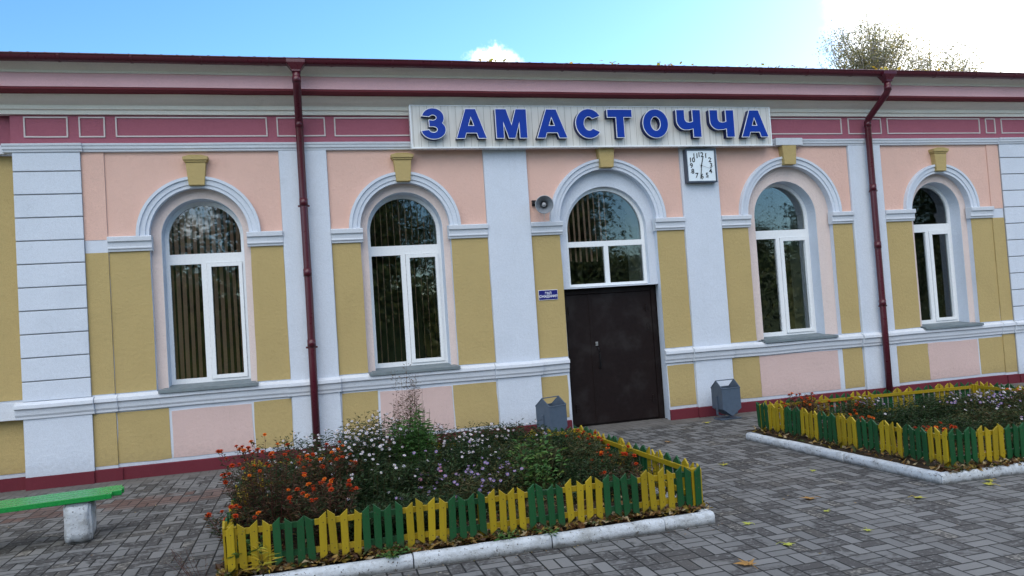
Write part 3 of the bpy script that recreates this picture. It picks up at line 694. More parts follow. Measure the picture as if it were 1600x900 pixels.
# ------------------------------------------------------------------ plaque
PQ = empty('door_plaque', (3.323, -.008, 1.972), label='small blue enamel plaque with white lettering on the ochre wall beside the door', cat='sign')
mb = MB(); mb.box(-.144, .144, -.008, 0, -.072, .072); mb.build('plate_border', LWHITE, PQ)
mb = MB(); mb.box(-.1395, .1395, -.0105, -.0082, -.066, .066); mb.build('plate', PLATE, PQ)
text('lettering', 'ЗАЛ', .050, (0, -.0115, .022), LWHITE, PQ, .0010, .0008, 1.0)
text('lettering', 'ОЖИДАНИЯ', .048, (0, -.0115, -.022), LWHITE, PQ, .0010, .0008, .94)
# ------------------------------------------------------------------ loudspeaker
LS = empty('loudspeaker', (3.27, -.02, 3.25), label='round grey horn loudspeaker on the wall left of the door arch', cat='loudspeaker')
dirn = Vector((-.22, -.93, -.12)).normalized(); q = dirn.to_track_quat('Z', 'Y').to_matrix().to_4x4(); M = Matrix.Translation(Vector((.03, -.13, .005))) @ q
mb = MB(); mb.lathe([(.03, -.09), (.045, -.085), (.045, -.02), (.03, 0), (.045, .06), (.075, .13), (.118, .185), (.128, .19), (.130, .197), (.124, .200)], M, 32); mb.build('horn', HORN, LS, smooth=True)
mb = MB(); mb.lathe([(.124, .200), (.112, .186), (.070, .13), (.040, .06), (.026, .01)], M, 32); mb.build('horn_throat', HORND, LS, smooth=True)
mb = MB(); mb.lathe([(.001, .155), (.018, .15), (.032, .135), (.034, .10), (.022, .05), (.012, .012)], M, 20); mb.lathe([(.001, .162), (.010, .160), (.012, .152)], M, 12); mb.build('reflector', HORN, LS, smooth=True)
mb = MB(); mb.box(-.09, -.02, -.10, -.02, .035, .065); mb.box(-.10, .06, -.03, .012, .01, .09); mb.tube([(.0, -.03, .05), (.03, -.13, .0)], .014, 8); mb.build('bracket', BLACK, LS)
mb = MB(); mb.tube([(.06, -.01, -.02), (.075, .0, -.12), (.072, .010, -.20), (.12, .0, -.215), (.2, -.03, -.215)], .004, 6); mb.build('wire', GREYW, LS)

# ------------------------------------------------------------------ litter bins
def bin_(loc, rz, label, tilt=0):
    E_ = empty('litter_bin', loc, rz, label=label, cat='litter bin', group='grey steel litter bins by the wall')
    w_, d_ = .15, .145; zb, z1_, zr = .16, .455, .565; za = .055
    ox = .0; t = .006
    # shell as closed faces with the top openings left free
    V = [(-w_, -d_, z1_), (w_, -d_, z1_), (w_, d_, z1_), (-w_, d_, z1_), (-w_, -d_, zb), (w_, -d_, zb), (w_, d_, zb), (-w_, d_, zb), (-w_, 0, zr), (w_, 0, zr), (0, -d_, za), (0, d_, za)]
    def off(s): return [(x * s, y * s, z) for x, y, z in V]
    F = [(0, 1, 5, 10, 4), (2, 3, 7, 11, 6), (3, 8, 0, 4, 7), (1, 9, 2, 6, 5), (4, 10, 11, 7), (10, 5, 6, 11)]
    mb = MB(); mb.add(V, F); o = mb.build('bin_shell', BINM, E_)
    md = o.modifiers.new('solid', 'SOLIDIFY'); md.thickness = .006; md.offset = -1
    mb = MB()
    for a, e in ((8, 9), (0, 1), (2, 3), (0, 8), (3, 8), (1, 9), (2, 9)):
        A, C_ = Vector(V[a]), Vector(V[e]); mb.tube([A, C_], .0075, 6)
    mb.build('rim', BINM, E_)
    mb = MB()
    for s_ in (-1, 1):
        mb.box(s_ * (w_ + .012) - .006, s_ * (w_ + .012) + .006, -.02, .02, .07, .34)
        mb.tube([(s_ * w_, 0, .31), (s_ * (w_ + .024), 0, .31)], .012, 8)
    mb.add([(-w_ - .018, -.02, .07), (0, -.02, .02), (w_ + .018, -.02, .07), (w_ + .018, .02, .07), (0, .02, .02), (-w_ - .018, .02, .07),
            (-w_ - .018, -.02, .08), (0, -.02, .03), (w_ + .018, -.02, .08), (w_ + .018, .02, .08), (0, .02, .03), (-w_ - .018, .02, .08)],
           [(0, 5, 4, 1), (1, 4, 3, 2), (6, 7, 10, 11), (7, 8, 9, 10), (0, 1, 7, 6), (1, 2, 8, 7), (5, 11, 10, 4), (4, 10, 9, 3), (0, 6, 11, 5), (2, 3, 9, 8)])
    mb.build('yoke', BINM, E_)
    mb = MB(); mb.box(-.17, .17, -.10, .10, .004, .018); mb.tube([(0, 0, .018), (0, 0, .03)], .02, 10); mb.build('base_plate', BINM, E_)
    return E_
bin_((5.80, -.43, 0), R(2), 'grey-blue steel litter bin right of the door, whole and standing clear on the paving')
bin_((3.10, -.50, 0.0), R(24), 'grey-blue steel litter bin left of the door, its foot hidden behind the flower bed')

# ------------------------------------------------------------------ bench
BE = empty('bench', (-2.03, -2.95, 0), R(8), label='low bench with bright green planks on whitewashed concrete blocks at the left edge', cat='bench')
for x in (0.0, -1.75):
    mb = MB(); mb.box(x - .125, x + .085, -.20, .20, 0, .345)
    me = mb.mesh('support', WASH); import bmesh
    bm = bmesh.new(); bm.from_mesh(me); bmesh.ops.recalc_face_normals(bm, faces=bm.faces)
    bmesh.ops.bevel(bm, geom=bm.edges[:], offset=.022, segments=3, affect='EDGES'); bmesh.ops.subdivide_edges(bm, edges=bm.edges[:], cuts=3, use_grid_fill=True)
    for v in bm.verts: v.co += Vector((noise.noise(v.co * 14), noise.noise(v.co * 14 + Vector((5, 0, 0))), noise.noise(v.co * 14 + Vector((0, 9, 0))))) * .007
    for f in bm.faces: f.smooth = True
    bm.to_mesh(me); bm.free(); link('support', me, BE)
for k, (ya, yb, xe) in enumerate(((-.215, -.125, .25), (-.11, -.025, .32), (-.01, .075, .33), (.09, .17, .31))):
    mb = MB(); mb.box(-2.1, xe, ya, yb, .352, .398 + (0 if k else .0)); mb.build('seat_plank', BENCHG, BE, bevel=.005)

# ------------------------------------------------------------------ kerbs, soil, fences
def lerp(a, c, t): return Vector(a).lerp(Vector(c), t)
kprof = [(0, 0), (0, .065), (.012, .084), (.03, .091), (.07, .091), (.085, .084), (.085, 0)]
def kerb(p, q, joints, label, group):
    p, q = Vector(p + (0,)), Vector(q + (0,)); d = (q - p).normalized(); nrm = Vector((-d.y, d.x, 0))
    ts = [0] + joints + [(q - p).length]
    for i in range(len(ts) - 1):
        mb = MB(); n_ = len(kprof); vs = []; fs = []; a, e = ts[i] + .004, ts[i + 1] - .004; K_ = max(2, int((e - a) / .06)); jy = rnd.uniform(-.006, .006); jz = rnd.uniform(-.006, .004)
        for s_ in range(K_ + 1):
            c = p + d * (a + (e - a) * s_ / K_)
            for (u, z) in kprof:
                pt = c + nrm * (u + jy) + Vector((0, 0, z + jz if z else -.01)); pt += Vector((noise.noise(pt * 9), noise.noise(pt * 9 + Vector((3, 3, 3))), noise.noise(pt * 9 + Vector((7, 1, 0))))) * .005; vs.append(pt)
        for s_ in range(K_):
            for k in range(n_): fs.append((s_ * n_ + k, s_ * n_ + (k + 1) % n_, (s_ + 1) * n_ + (k + 1) % n_, (s_ + 1) * n_ + k))
        fs += [tuple(range(n_)), tuple(K_ * n_ + k for k in range(n_))]
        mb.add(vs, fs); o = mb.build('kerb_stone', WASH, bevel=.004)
        for q_ in o.data.polygons: q_.use_smooth = len(q_.vertices) == 4
        tag(o, label if isinstance(label, str) else label[i], 'kerb', group)
kerb((-.62, -5.14), (2.94, -5.14), [.22, 1.22, 2.23, 3.13], ['whitewashed kerb stone at the bottom left corner of the left flower bed, overgrown', 'whitewashed kerb stone, second from the left along the front of the left flower bed', 'whitewashed kerb stone, third from the left along the front of the left flower bed', 'whitewashed kerb stone, fourth from the left along the front of the left flower bed', 'short rounded whitewashed kerb stone at the front right corner of the left flower bed'], 'kerb stones of the left flower bed')
kerb((2.945, -5.05), (2.88, -2.15), [.95, 1.95], ['whitewashed kerb stone on the right side of the left bed, next to the rounded corner', 'whitewashed kerb stone midway along the right side of the left bed', 'whitewashed kerb stone at the far end of the right side of the left bed'], 'kerb stones on the right side of the left bed')
kerb((5.07, -2.10), (5.19, -4.99), [.75, 1.70, 1.80][:2], ['whitewashed kerb stone at the far end of the left side of the right flower bed', 'whitewashed kerb stone in the middle of the left side of the right flower bed', 'whitewashed kerb stone running up to the near corner of the right flower bed'], 'kerb stones of the right flower bed')
kerb((5.195, -4.995), (8.75, -5.08), [3.0], ['whitewashed kerb stone right of the near corner of the right flower bed', 'whitewashed kerb stone at the right end of the front of the right bed'], 'front kerb stones of the right bed')
LB = [(-.64, -4.98), (2.92, -4.98), (2.84, -2.32), (-.68, -2.32)]
RB = [(5.41, -4.88), (8.45, -4.95), (8.46, -2.20), (5.33, -1.98)]
def bed(poly, grow, nm, lab):
    xs = [p[0] for p in poly]; ys = [p[1] for p in poly]; nx, ny = 40, 30; mb = MB(); vs = []; fs = []
    ctr = Vector((sum(xs) / 4, sum(ys) / 4))
    P_ = [ctr + (Vector(p) - ctr) * grow for p in poly]
    for j in range(ny + 1):
        for i in range(nx + 1):
            u, v = i / nx, j / ny; p = P_[0].lerp(P_[1], u).lerp(P_[3].lerp(P_[2], u), v); h = noise.noise(Vector((p.x * 2.2, p.y * 2.2, 0))) * .02 + noise.noise(Vector((p.x * 9, p.y * 9, 2))) * .012
            vs.append((p.x, p.y, .07 + h))
    for j in range(ny):
        for i in range(nx): k = j * (nx + 1) + i; fs.append((k, k + 1, k + nx + 2, k + nx + 1))
    mb.add(vs, fs); tag(mb.build(nm, SOIL, smooth=True), kind='structure')
    mb = MB()
    for i in range(5200):
        u, v = rnd.random(), rnd.random()
        if rnd.random() < .45: v = rnd.random() * .07
        p = P_[0].lerp(P_[1], u).lerp(P_[3].lerp(P_[2], u), v); a = rnd.uniform(0, 6.28); t = rnd.gauss(0, .45); s_ = rnd.uniform(.012, .038)
        d = Vector((math.cos(a), math.sin(a), math.sin(t))) * s_; e = Vector((-math.sin(a), math.cos(a), rnd.uniform(-.6, .6))) * s_ * rnd.uniform(.3, .8)
        c = Vector((p.x, p.y, .085 + rnd.uniform(0, .03))); k = Vector((0, 0, rnd.uniform(-.4, .6) * s_))
        mb.add([c - d, c + e + k, c + d, c - e + k], [(0, 1, 2), (0, 2, 3)])
    tag(mb.build('leaf_litter', LITTER), lab, 'leaf litter', kind='stuff')
bed(LB, 1.035, 'left_bed_soil', 'brown fallen leaves and litter on the soil of the left flower bed')
bed(RB, 1.08, 'right_bed_soil', 'brown fallen leaves and litter on the soil of the right flower bed')

PW, PT, PZ0, PZ1, SLN = .051, .016, .100, .437, .042
def picket_mesh(s_, m_):
    mb = MB(); h = PW / 2
    pl_ = [(-h, PZ0 - PZ0), (h, SLN), (h, PZ1 - PZ0 + (0)), (-h, PZ1 - PZ0 - SLN)]
    if s_ < 0: pl_ = [(-x, z) for x, z in pl_][::-1]
    mb.prism(pl_, -PT / 2, PT / 2)
    me = mb.mesh('picket', m_); import bmesh
    bm = bmesh.new(); bm.from_mesh(me); bmesh.ops.recalc_face_normals(bm, faces=bm.faces); bmesh.ops.bevel(bm, geom=bm.edges[:], offset=.0025, segments=1, affect='EDGES'); bm.to_mesh(me); bm.free(); return me
PM = {(s_, c): picket_mesh(s_, m_) for s_ in (1, -1) for c, m_ in (('y', PKY), ('g', PKG))}
def fence(p, q, n, first, label, group, inward, allyellow_rail=False, skip0=0):
    p, q = Vector(p + (0,)), Vector(q + (0,)); d = q - p; ang = math.atan2(d.y, d.x); Ln = d.length
    F_ = empty('picket_fence', p, ang, label=label, cat='fence', group=group)
    pitch = Ln / n
    def colr(i): return (first if ((i + skip0) // 4) % 2 == 0 else ('g' if first == 'y' else 'y'))
    for i in range(n):
        c = colr(i); s_ = 1 if (i + skip0) % 2 == 0 else -1
        o = link('picket', PM[(s_, c)], F_, ((i + .5) * pitch + rnd.uniform(-.003, .003), rnd.uniform(-.003, .003), PZ0 + rnd.uniform(-.013, .013)), (rnd.gauss(0, .018), rnd.gauss(0, .024), rnd.gauss(0, .03)))
    for z in (.175, .365):
        mb = MB(); i = 0
        while i < n:
            j = i
            while j < n and colr(j) == colr(i): j += 1
            e = .015 if colr(i) == 'y' else -.015
            a0, a1 = i * pitch - e, j * pitch + e
            if i == 0: a0 = 0
            if j == n: a1 = Ln
            mb.box(a0, a1, inward * .011, inward * .035, z - .019, z + .019, 0 if (colr(i) == 'y' or allyellow_rail) else 1); i = j
        mb.build('rail', [FY, FG], F_)
    for k in range(3):
        x = .03 + (Ln - .06) * k / 2; mb = MB(); mb.box(x - .02, x + .02, inward * .036, inward * .076, .02, .40); mb.build('post', FY, F_, bevel=.002)
    return F_
fence(LB[0], LB[1], 47, 'y', 'yellow and green picket fence along the front of the left flower bed', 'fences of the flower beds', 1)
fence(LB[1], LB[2], 34, 'y', 'picket fence beside the path, right side of the left bed, its yellow rail showing', 'fences of the flower beds', 1, True)
fence(LB[2], LB[3], 46, 'g', 'yellow and green picket fence at the back of the left flower bed, mostly hidden', 'fences of the flower beds', 1, True)
fence(LB[3], LB[0], 34, 'y', 'picket fence seen end-on at the left side of the left flower bed', 'fences of the flower beds', 1, True)
fence(RB[3], RB[0], 38, 'g', 'yellow and green picket fence along the path, left side of the right flower bed', 'fences of the flower beds', 1, False, 1)
fence(RB[0], RB[1], 40, 'g', 'yellow and green picket fence along the front of the right flower bed', 'fences of the flower beds', 1)
fence(RB[2], RB[3], 41, 'g', 'picket fence at the back of the right flower bed under the wall, yellow rail showing', 'fences of the flower beds', 1, True)
fence(RB[1], RB[2], 36, 'y', 'picket fence at the far right side of the right flower bed, seen from inside', 'fences of the flower beds', 1, True)

# ------------------------------------------------------------------ plants
def leaf(mb, c, d, up, ln, wd, mi=0, fold=.25):
    d = d.normalized(); sd_ = d.cross(up)
    sd_ = sd_.normalized() if sd_.length > 1e-4 else Vector((1, 0, 0)); n_ = sd_.cross(d)
    mid = c + d * ln * .45 ; tip = c + d * ln - n_ * ln * .12
    mb.add([c, mid + sd_ * wd / 2 + n_ * wd * fold, tip, mid - sd_ * wd / 2 + n_ * wd * fold], [(0, 1, 2), (0, 2, 3)], mi)
def plant(name, base, nst, h, spread, leafln, leafwd, per, lm, sm, seed, label, cat, group=None, t0=.12, lean=(0, 0), brush=0.0, stemr=.003, droop=0, top_bare=1.0, fan=.9):
    r_ = random.Random(seed); E_ = empty(name, base, label=label, cat=cat, group=group); st = MB(); lf = MB(); tips = []
    for s_ in range(nst):
        a = r_.uniform(0, 6.283); rr = spread * math.sqrt(r_.random()); b0 = Vector((math.cos(a) * rr * .45, math.sin(a) * rr * .45, 0))
        hh = h * r_.uniform(.72, 1.0) * (1 - .20 * (rr / max(spread, 1e-3)) ** 2)
        tip = Vector((math.cos(a) * rr * fan + b0.x * .3 + lean[0] * hh, math.sin(a) * rr * fan + b0.y * .3 + lean[1] * hh, hh))
        mid = b0.lerp(tip, .5) + Vector((r_.uniform(-.03, .03), r_.uniform(-.03, .03), .06 * hh))
        pts = []
        for k in range(6):
            t = k / 5; pts.append(b0 * (1 - t) ** 2 + mid * 2 * t * (1 - t) + tip * t * t)
        st.tube(pts, [stemr * (1 - .6 * k / 5) for k in range(6)], 3, cap=False); tips.append((pts[-1], (pts[-1] - pts[-2]).normalized()))
        for k in range(per):
            t = t0 + (top_bare - t0) * (k + r_.random()) / per; i = min(4, int(t * 5)); f = t * 5 - i; p = pts[i].lerp(pts[i + 1], f); ax = (pts[i + 1] - pts[i]).normalized()
            b_ = r_.uniform(0, 6.283); side = Vector((math.cos(b_), math.sin(b_), 0)); dd = side + ax * r_.uniform(.1, .9) + Vector((0, 0, -droop))
            ln = leafln * r_.uniform(.6, 1.2) * (1.1 - .32 * t)
            off = side * brush * r_.random()
            leaf(lf, p + off, dd, Vector((0, 0, 1)) + Vector((r_.uniform(-.5, .5), r_.uniform(-.5, .5), 0)), ln, leafwd * r_.uniform(.7, 1.2) * (ln / leafln))
    st.build('stems', sm, E_); lf.build('foliage', lm, E_)
    return E_, tips
def daisy(name, pm, r_, npet=11):
    mb = MB(); rr = random.Random(3)
    for k in range(npet):
        a = 2 * math.pi * k / npet; d = Vector((math.cos(a), math.sin(a), .25)); leaf(mb, d * r_ * .18, d, Vector((0, 0, 1)), r_ * .85, r_ * .42, 0, .1)
    mb.lathe([(r_ * .30, .0), (r_ * .26, r_ * .16), (.0005, r_ * .2)], Matrix.Identity(4), 8, 1)
    return mb.mesh(name, [pm, CENT])
def pompon(name, pm, r_):
    mb = MB(); rr = random.Random(5)
    for ring, (el, n_, s_) in enumerate(((8, 9, 1), (30, 8, .88), (52, 6, .7), (75, 4, .5))):
        for k in range(n_):
            a = 2 * math.pi * (k + ring * .5) / n_ + rr.uniform(-.15, .15); e = R(el + rr.uniform(-8, 8)); d = Vector((math.cos(a) * math.cos(e), math.sin(a) * math.cos(e), math.sin(e)))
            leaf(mb, d * r_ * .1, d, Vector((0, 0, 1)), r_ * s_, r_ * .62, 0, .15)
    mb.tube([(0, 0, -r_ * .9), (0, 0, -r_ * .35), (0, 0, 0)], [r_ * .12, r_ * .28, r_ * .3], 6, 1)
    return mb.mesh(name, [pm, STEM])
DW, DP, DK = daisy('flower', WPET, .0165), daisy('flower', PPET, .0165), daisy('flower', PKPET, .02)
PO, PO2 = pompon('flower', ORANGE, .020), pompon('flower', ORANGE2, .020)
def flowers(E_, tips, meshes, n, seed, face=(0, -1, .9), jit=.05, smin=.8, smax=1.25, zoff=.0):
    r_ = random.Random(seed); fc = Vector(face)
    for i in range(n):
        p, ax = tips[i % len(tips)] if i < len(tips) else r_.choice(tips)
        j = 0 if i < len(tips) else 1
        pos = p + Vector((r_.uniform(-jit, jit), r_.uniform(-jit, jit), r_.uniform(-jit * 1.6, 0))) * j + Vector((0, 0, .004 + zoff))
        d = (fc + ax * .5 + Vector((r_.uniform(-.6, .6), r_.uniform(-.5, .5), r_.uniform(-.3, .5)))).normalized()
        o = link('flower', r_.choice(meshes), E_, pos, d.to_track_quat('Z', 'Y').to_euler()); s_ = r_.uniform(smin, smax); o.scale = (s_, s_, s_)
# -- left bed
def mari(x, y, h, n, sp, seed, label, m_=(None,), lean=(0, 0), lm=None, nf=None):
    E_, t = plant('marigold_bush', (x, y, .06), int(n * 2.3), h, sp, .05, .016, 44, lm or MDRY, STEMR, seed, label, 'marigold', 'marigolds in the beds', .25, lean, .03, .0028, 0, .98, 1.0)
    flowers(E_, t, [PO, PO, PO, PO, PO2], nf or int(n * 1.25), seed + 1, (0, -.6, 1.1), .06)
mari(-.40, -4.30, .86, 34, .34, 11, 'tallest orange marigold bush, brown-stemmed, rising over the left corner of the left flower bed', lean=(-.06, .02))
mari(-.50, -4.62, .46, 9, .22, 12, 'low orange marigold bush spilling over the left end of the left bed fence', lean=(-.22, -.05))
mari(.02, -4.55, .56, 20, .25, 13, 'orange marigold bush behind the first green pickets of the left bed front fence')
mari(.08, -3.9, .70, 22, .25, 14, 'orange marigold bush in front of the white asters near the maroon drainpipe')
mari(2.62, -3.05, .44, 16, .22, 15, 'red-orange marigold bush by the path fence, halfway along the left bed', lm=GREEN3)
mari(2.68, -3.75, .38, 16, .22, 16, 'red-orange marigold bush by the path fence near the front right corner of the left bed', lm=GREEN3)
mari(2.60, -4.35, .32, 12, .26, 17, 'faded brownish marigold bush with few heads in the front right corner of the left bed', nf=3)
def aster(x, y, h, n, sp, seed, label, fl, nf, group, lm=None, per=42):
    E_, t = plant('aster_bush', (x, y, .06), int(n * 1.5), h * 1.12, sp * 1.15, .052, .0165, int(per * 1.5), lm or GREEN1, STEM, seed, label, 'aster', group, .06, (0, 0), .06, .0025, .05)
    if nf: flowers(E_, t, fl, int(nf * (.85 if fl[0] is DW else .8)), seed + 2, (0, -1, .8), .07, .7, 1.15, -.012)
WA = 'white asters in the left bed'
for k, (x, y, h, n, sp, nf, lab) in enumerate(((.28, -3.45, .70, 52, .34, 95, 'white aster bush right beside the tall orange marigolds, thick with small daisies'),
    (.66, -3.30, .70, 52, .34, 95, 'white aster bush just left of the tall weed in the left flower bed'),
    (1.18, -3.10, .60, 48, .34, 70, 'white aster bush just right of the tall weed in the left flower bed'),
    (1.62, -2.90, .52, 46, .34, 34, 'dark aster bush with scattered white daisies behind the lilac flowers'),
    (2.05, -2.72, .50, 46, .32, 22, 'dark green aster bush with few white daisies in front of the left litter bin'),
    (.42, -3.95, .52, 46, .34, 22, 'aster bush with sparse white daisies in the middle of the left bed, below the drainpipe'),
    (-.15, -3.3, .66, 40, .32, 28, 'white aster bush behind the tall marigolds at the left end of the bed'))):
    aster(x, y, h, n, sp, 40 + k * 3, lab, [DW], nf, WA)
for k, (x, y, h, n, sp, nf, lab) in enumerate(((.90, -3.75, .50, 46, .32, 10, 'dark leafy aster bush almost without flowers under the tall weed'),
    (1.35, -3.55, .48, 40, .3, 14, 'dark aster bush with a few lilac daisies in the centre of the left bed'),
    (2.35, -2.95, .46, 46, .3, 3, 'feathery dark green bush nearly without flowers near the back right of the left bed'),
    (.75, -4.45, .32, 34, .3, 6, 'low dark green aster bush behind the front fence, left of the lilac asters'),)):
    aster(x, y, h, n, sp, 90 + k * 3, lab, [DP, DW], nf, 'dark aster bushes in the left bed')
for k, (x, y, h, n, sp, nf, lab) in enumerate(((1.12, -4.25, .36, 34, .24, 46, 'lilac aster bush in the front middle of the left bed, thickly flowering'),
    (1.45, -4.05, .40, 30, .22, 34, 'lilac aster bush right behind the thickly flowering one in the left bed'),
    (.98, -3.98, .40, 22, .2, 14, 'small pinkish lilac aster bush under the tall weed'))):
    aster(x, y, h, n, sp, 120 + k * 3, lab, [DP] if k < 2 else [DP, DK], nf, 'lilac asters in the left bed', GREEN3, 30)
E_, t = plant('tall_weed', (.86, -3.45, .06), 26, 1.10, .20, .075, .022, 80, GREEN4, STEM, 201, 'tall upright green weed rising above the asters, in front of the second window', 'weed', None, .25, (0, 0), .05, .003, .1, .78, .9)
plant('dry_weed', (.82, -3.25, .06), 20, 1.33, .17, .034, .012, 80, DRY, STEMR, 202, 'thin dry reddish weed stalks standing above the green weed before the second window', 'weed', None, .45, (0, 0), .035, .0022, 0, 1, .95)
plant('dry_weed', (.45, -3.1, .06), 5, .86, .08, .02, .006, 40, DRY, STEMR, 203, 'short dry seed stalk poking out of the white asters left of the tall weed', 'weed', None, .4, (0, 0), .03, .002)
plant('rose_bush', (1.85, -3.95, .06), 20, .60, .27, .085, .046, 16, GREEN2, STEM, 204, 'broad-leaved green rose bush right of the lilac asters in the left bed', 'bush', None, .2, (0, 0), .05, .004, .1)
plant('leafy_bush', (2.25, -4.2, .06), 22, .30, .32, .045, .02, 22, GREEN1, STEM, 205, 'low dark green leafy plant behind the yellow pickets right of centre in the left bed', 'bush', None, .1, (0, 0), .04, .003)
plant('leafy_bush', (1.55, -4.6, .06), 16, .22, .32, .05, .024, 18, GREEN3, STEM, 206, 'low green ground plant behind the front fence below the rose bush', 'bush', None, .1, (0, 0), .05, .003)
plant('dry_weed', (2.45, -4.0, .06), 14, .36, .2, .05, .006, 16, DRY, STEM, 207, 'clump of dry grassy stalks behind the last yellow pickets of the left bed front', 'weed', None, .2, (0, 0), .02, .002)
plant('hosta', (-.50, -4.86, .07), 7, .26, .10, .16, .075, 3, GREEN2, STEM, 208, 'broad-leaved green plant with one yellowing leaf in the left corner of the left bed', 'plant', None, .3, (0, 0), 0, .004)
plant('dry_weed', (-.38, -5.02, .07), 8, .24, .14, .14, .012, 4, YLEAF, STEM, 209, 'straw-coloured dry blades leaning through the first yellow pickets', 'weed', None, .2, (0, 0), 0, .002)
plant('dry_weed', (-.84, -4.75, .0), 10, .30, .15, .02, .006, 14, DRY, STEMR, 210, 'thin dry weed growing outside the left end of the left bed fence', 'weed', None, .2, (-.4, 0), .03, .0018)
for k, (x, n, lab) in enumerate(((.48, 12, 'low green weed creeping over the kerb under the second group of yellow pickets'), (1.28, 10, 'low green weed creeping over the kerb in the middle of the left bed front'), (1.62, 6, 'small green weed at the kerb below the green pickets right of the bed centre'))):
    plant('kerb_weed', (x, -5.04, .08), n, .07, .16, .045, .022, 8, GREEN2, STEM, 220 + k, lab, 'weed', 'weeds on the kerb', .1, (0, -.3), .03, .002)
for k, (x, y, h, n, sp, lab) in enumerate(((2.40, -3.45, .40, 40, .28, 'low green bush between the rose bush and the path side marigolds in the left bed'), (2.35, -3.95, .30, 30, .28, 'low green bush behind the right end of the front fence of the left bed'),
    (1.9, -3.35, .42, 44, .3, 'dark green bush behind the rose bush in the left bed'), (.35, -4.5, .30, 30, .3, 'low dark plant just right of the orange marigolds behind the front fence'), (.55, -2.65, .72, 40, .34, 'white aster at the very back of the left bed behind the tall weed'), (1.7, -2.5, .5, 40, .34, 'dark aster at the very back of the left bed below the pilaster'))):
    aster(x, y, h, n, sp, 150 + k * 3, lab, [DW], (0, 0, 2, 3, 40, 12)[k], 'filling asters of the left bed', GREEN1 if k % 2 else GREEN3)
# -- right bed
for k, (x, y, h, n, sp, lab) in enumerate(((5.75, -2.35, .50, 22, .26, 'tall thin orange marigold bush in the back left corner of the right flower bed'), (6.2, -2.55, .40, 16, .24, 'orange marigold bush just right of the corner one at the back of the right bed'),
    (5.72, -3.3, .34, 14, .2, 'red-orange marigold bush behind the left side fence of the right bed'), (5.85, -4.25, .34, 16, .2, 'bright orange marigold bush close to the near corner of the right bed'), (8.1, -3.3, .48, 16, .24, 'orange marigold bush at the right picture edge in the right bed'))):
    mari(x, y, h, n, sp, 300 + k * 2, lab, lm=DRY if k < 1 else GREEN3)
for k, (x, y, h, n, sp, lab) in enumerate(((6.35, -3.15, .40, 50, .36, 'dark feathery green bush left of centre in the right bed'), (6.95, -2.95, .42, 50, .36, 'dark feathery green bush in the middle of the right bed'), (6.35, -3.85, .32, 40, .34, 'low dark green bush behind the near corner of the right bed'),
    (7.0, -3.65, .34, 46, .36, 'low leafy green bush in the centre front of the right bed'), (7.0, -4.4, .24, 40, .36, 'low ground plant behind the front fence of the right bed'), (7.55, -2.75, .40, 46, .34, 'dark green bush at the back of the right bed before the fence corner'), (6.6, -4.5, .2, 30, .3, 'very low green plant just inside the near corner of the right bed'), (7.7,-4.3,.3,40,.36,'leafy green bush at the right end of the front of the right bed'))):
    aster(x, y, h * .82, n, sp, 330 + k * 3, lab, [DW, DP], 3 if k in (0, 3) else 0, 'green bushes in the right bed', GREEN1 if k in (0, 1, 2, 5) else GREEN3, 34)
for k, (x, y, h, n, sp, nf, lab) in enumerate(((7.35, -3.25, .46, 40, .3, 60, 'lilac aster bush left of the others in the right bed'), (7.8, -3.35, .46, 40, .3, 64, 'lilac aster bush at the right picture edge in the right bed'), (7.5, -3.85, .36, 36, .28, 30, 'lower lilac aster bush in front of the other two in the right bed'), (6.35, -2.75, .46, 24, .2, 16, 'small pale lilac aster beside the orange marigolds of the right bed'))):
    aster(x, y, h * .88, n, sp, 370 + k * 3, lab, [DP, DP, DW], nf, 'lilac asters in the right bed', GREEN3, 30)

# ------------------------------------------------------------------ single fallen leaves on the paving
def maple(name, loc, size, rz, m_, label):
    size *= 1.45
    pts = []; n_ = 5
    lob = [(-125, .55), (-100, .28), (-62, .85), (-40, .42), (-28, .62), (-15, .5), (0, 1.1), (15, .5), (28, .62), (40, .42), (62, .85), (100, .28), (125, .55), (165, .2), (195, .2)]
    r_ = random.Random(hash(label) % 999 if False else len(label) * 7)
    vs = [Vector((0, 0, .012))]
    for a, q_ in lob:
        q_ *= r_.uniform(.85, 1.1); vs.append(Vector((math.sin(R(a)) * q_ * size, math.cos(R(a)) * q_ * size, .006 + r_.uniform(0, .25) * size * q_)))
    mb = MB(); n_ = len(lob); mb.add(vs, [(0, i + 1, (i + 1) % n_ + 1) for i in range(n_)])
    size_ = size
    mb.tube([(0, 0, .012), (.0, -size * .5, .02), (size * .1, -size * .9, .006)], .0018, 4)
    o = mb.build(name, m_, None, loc=(loc[0], loc[1], .001)); o.rotation_euler = (0, 0, rz); tag(o, label, 'fallen leaf', 'leaves fallen on the paving')
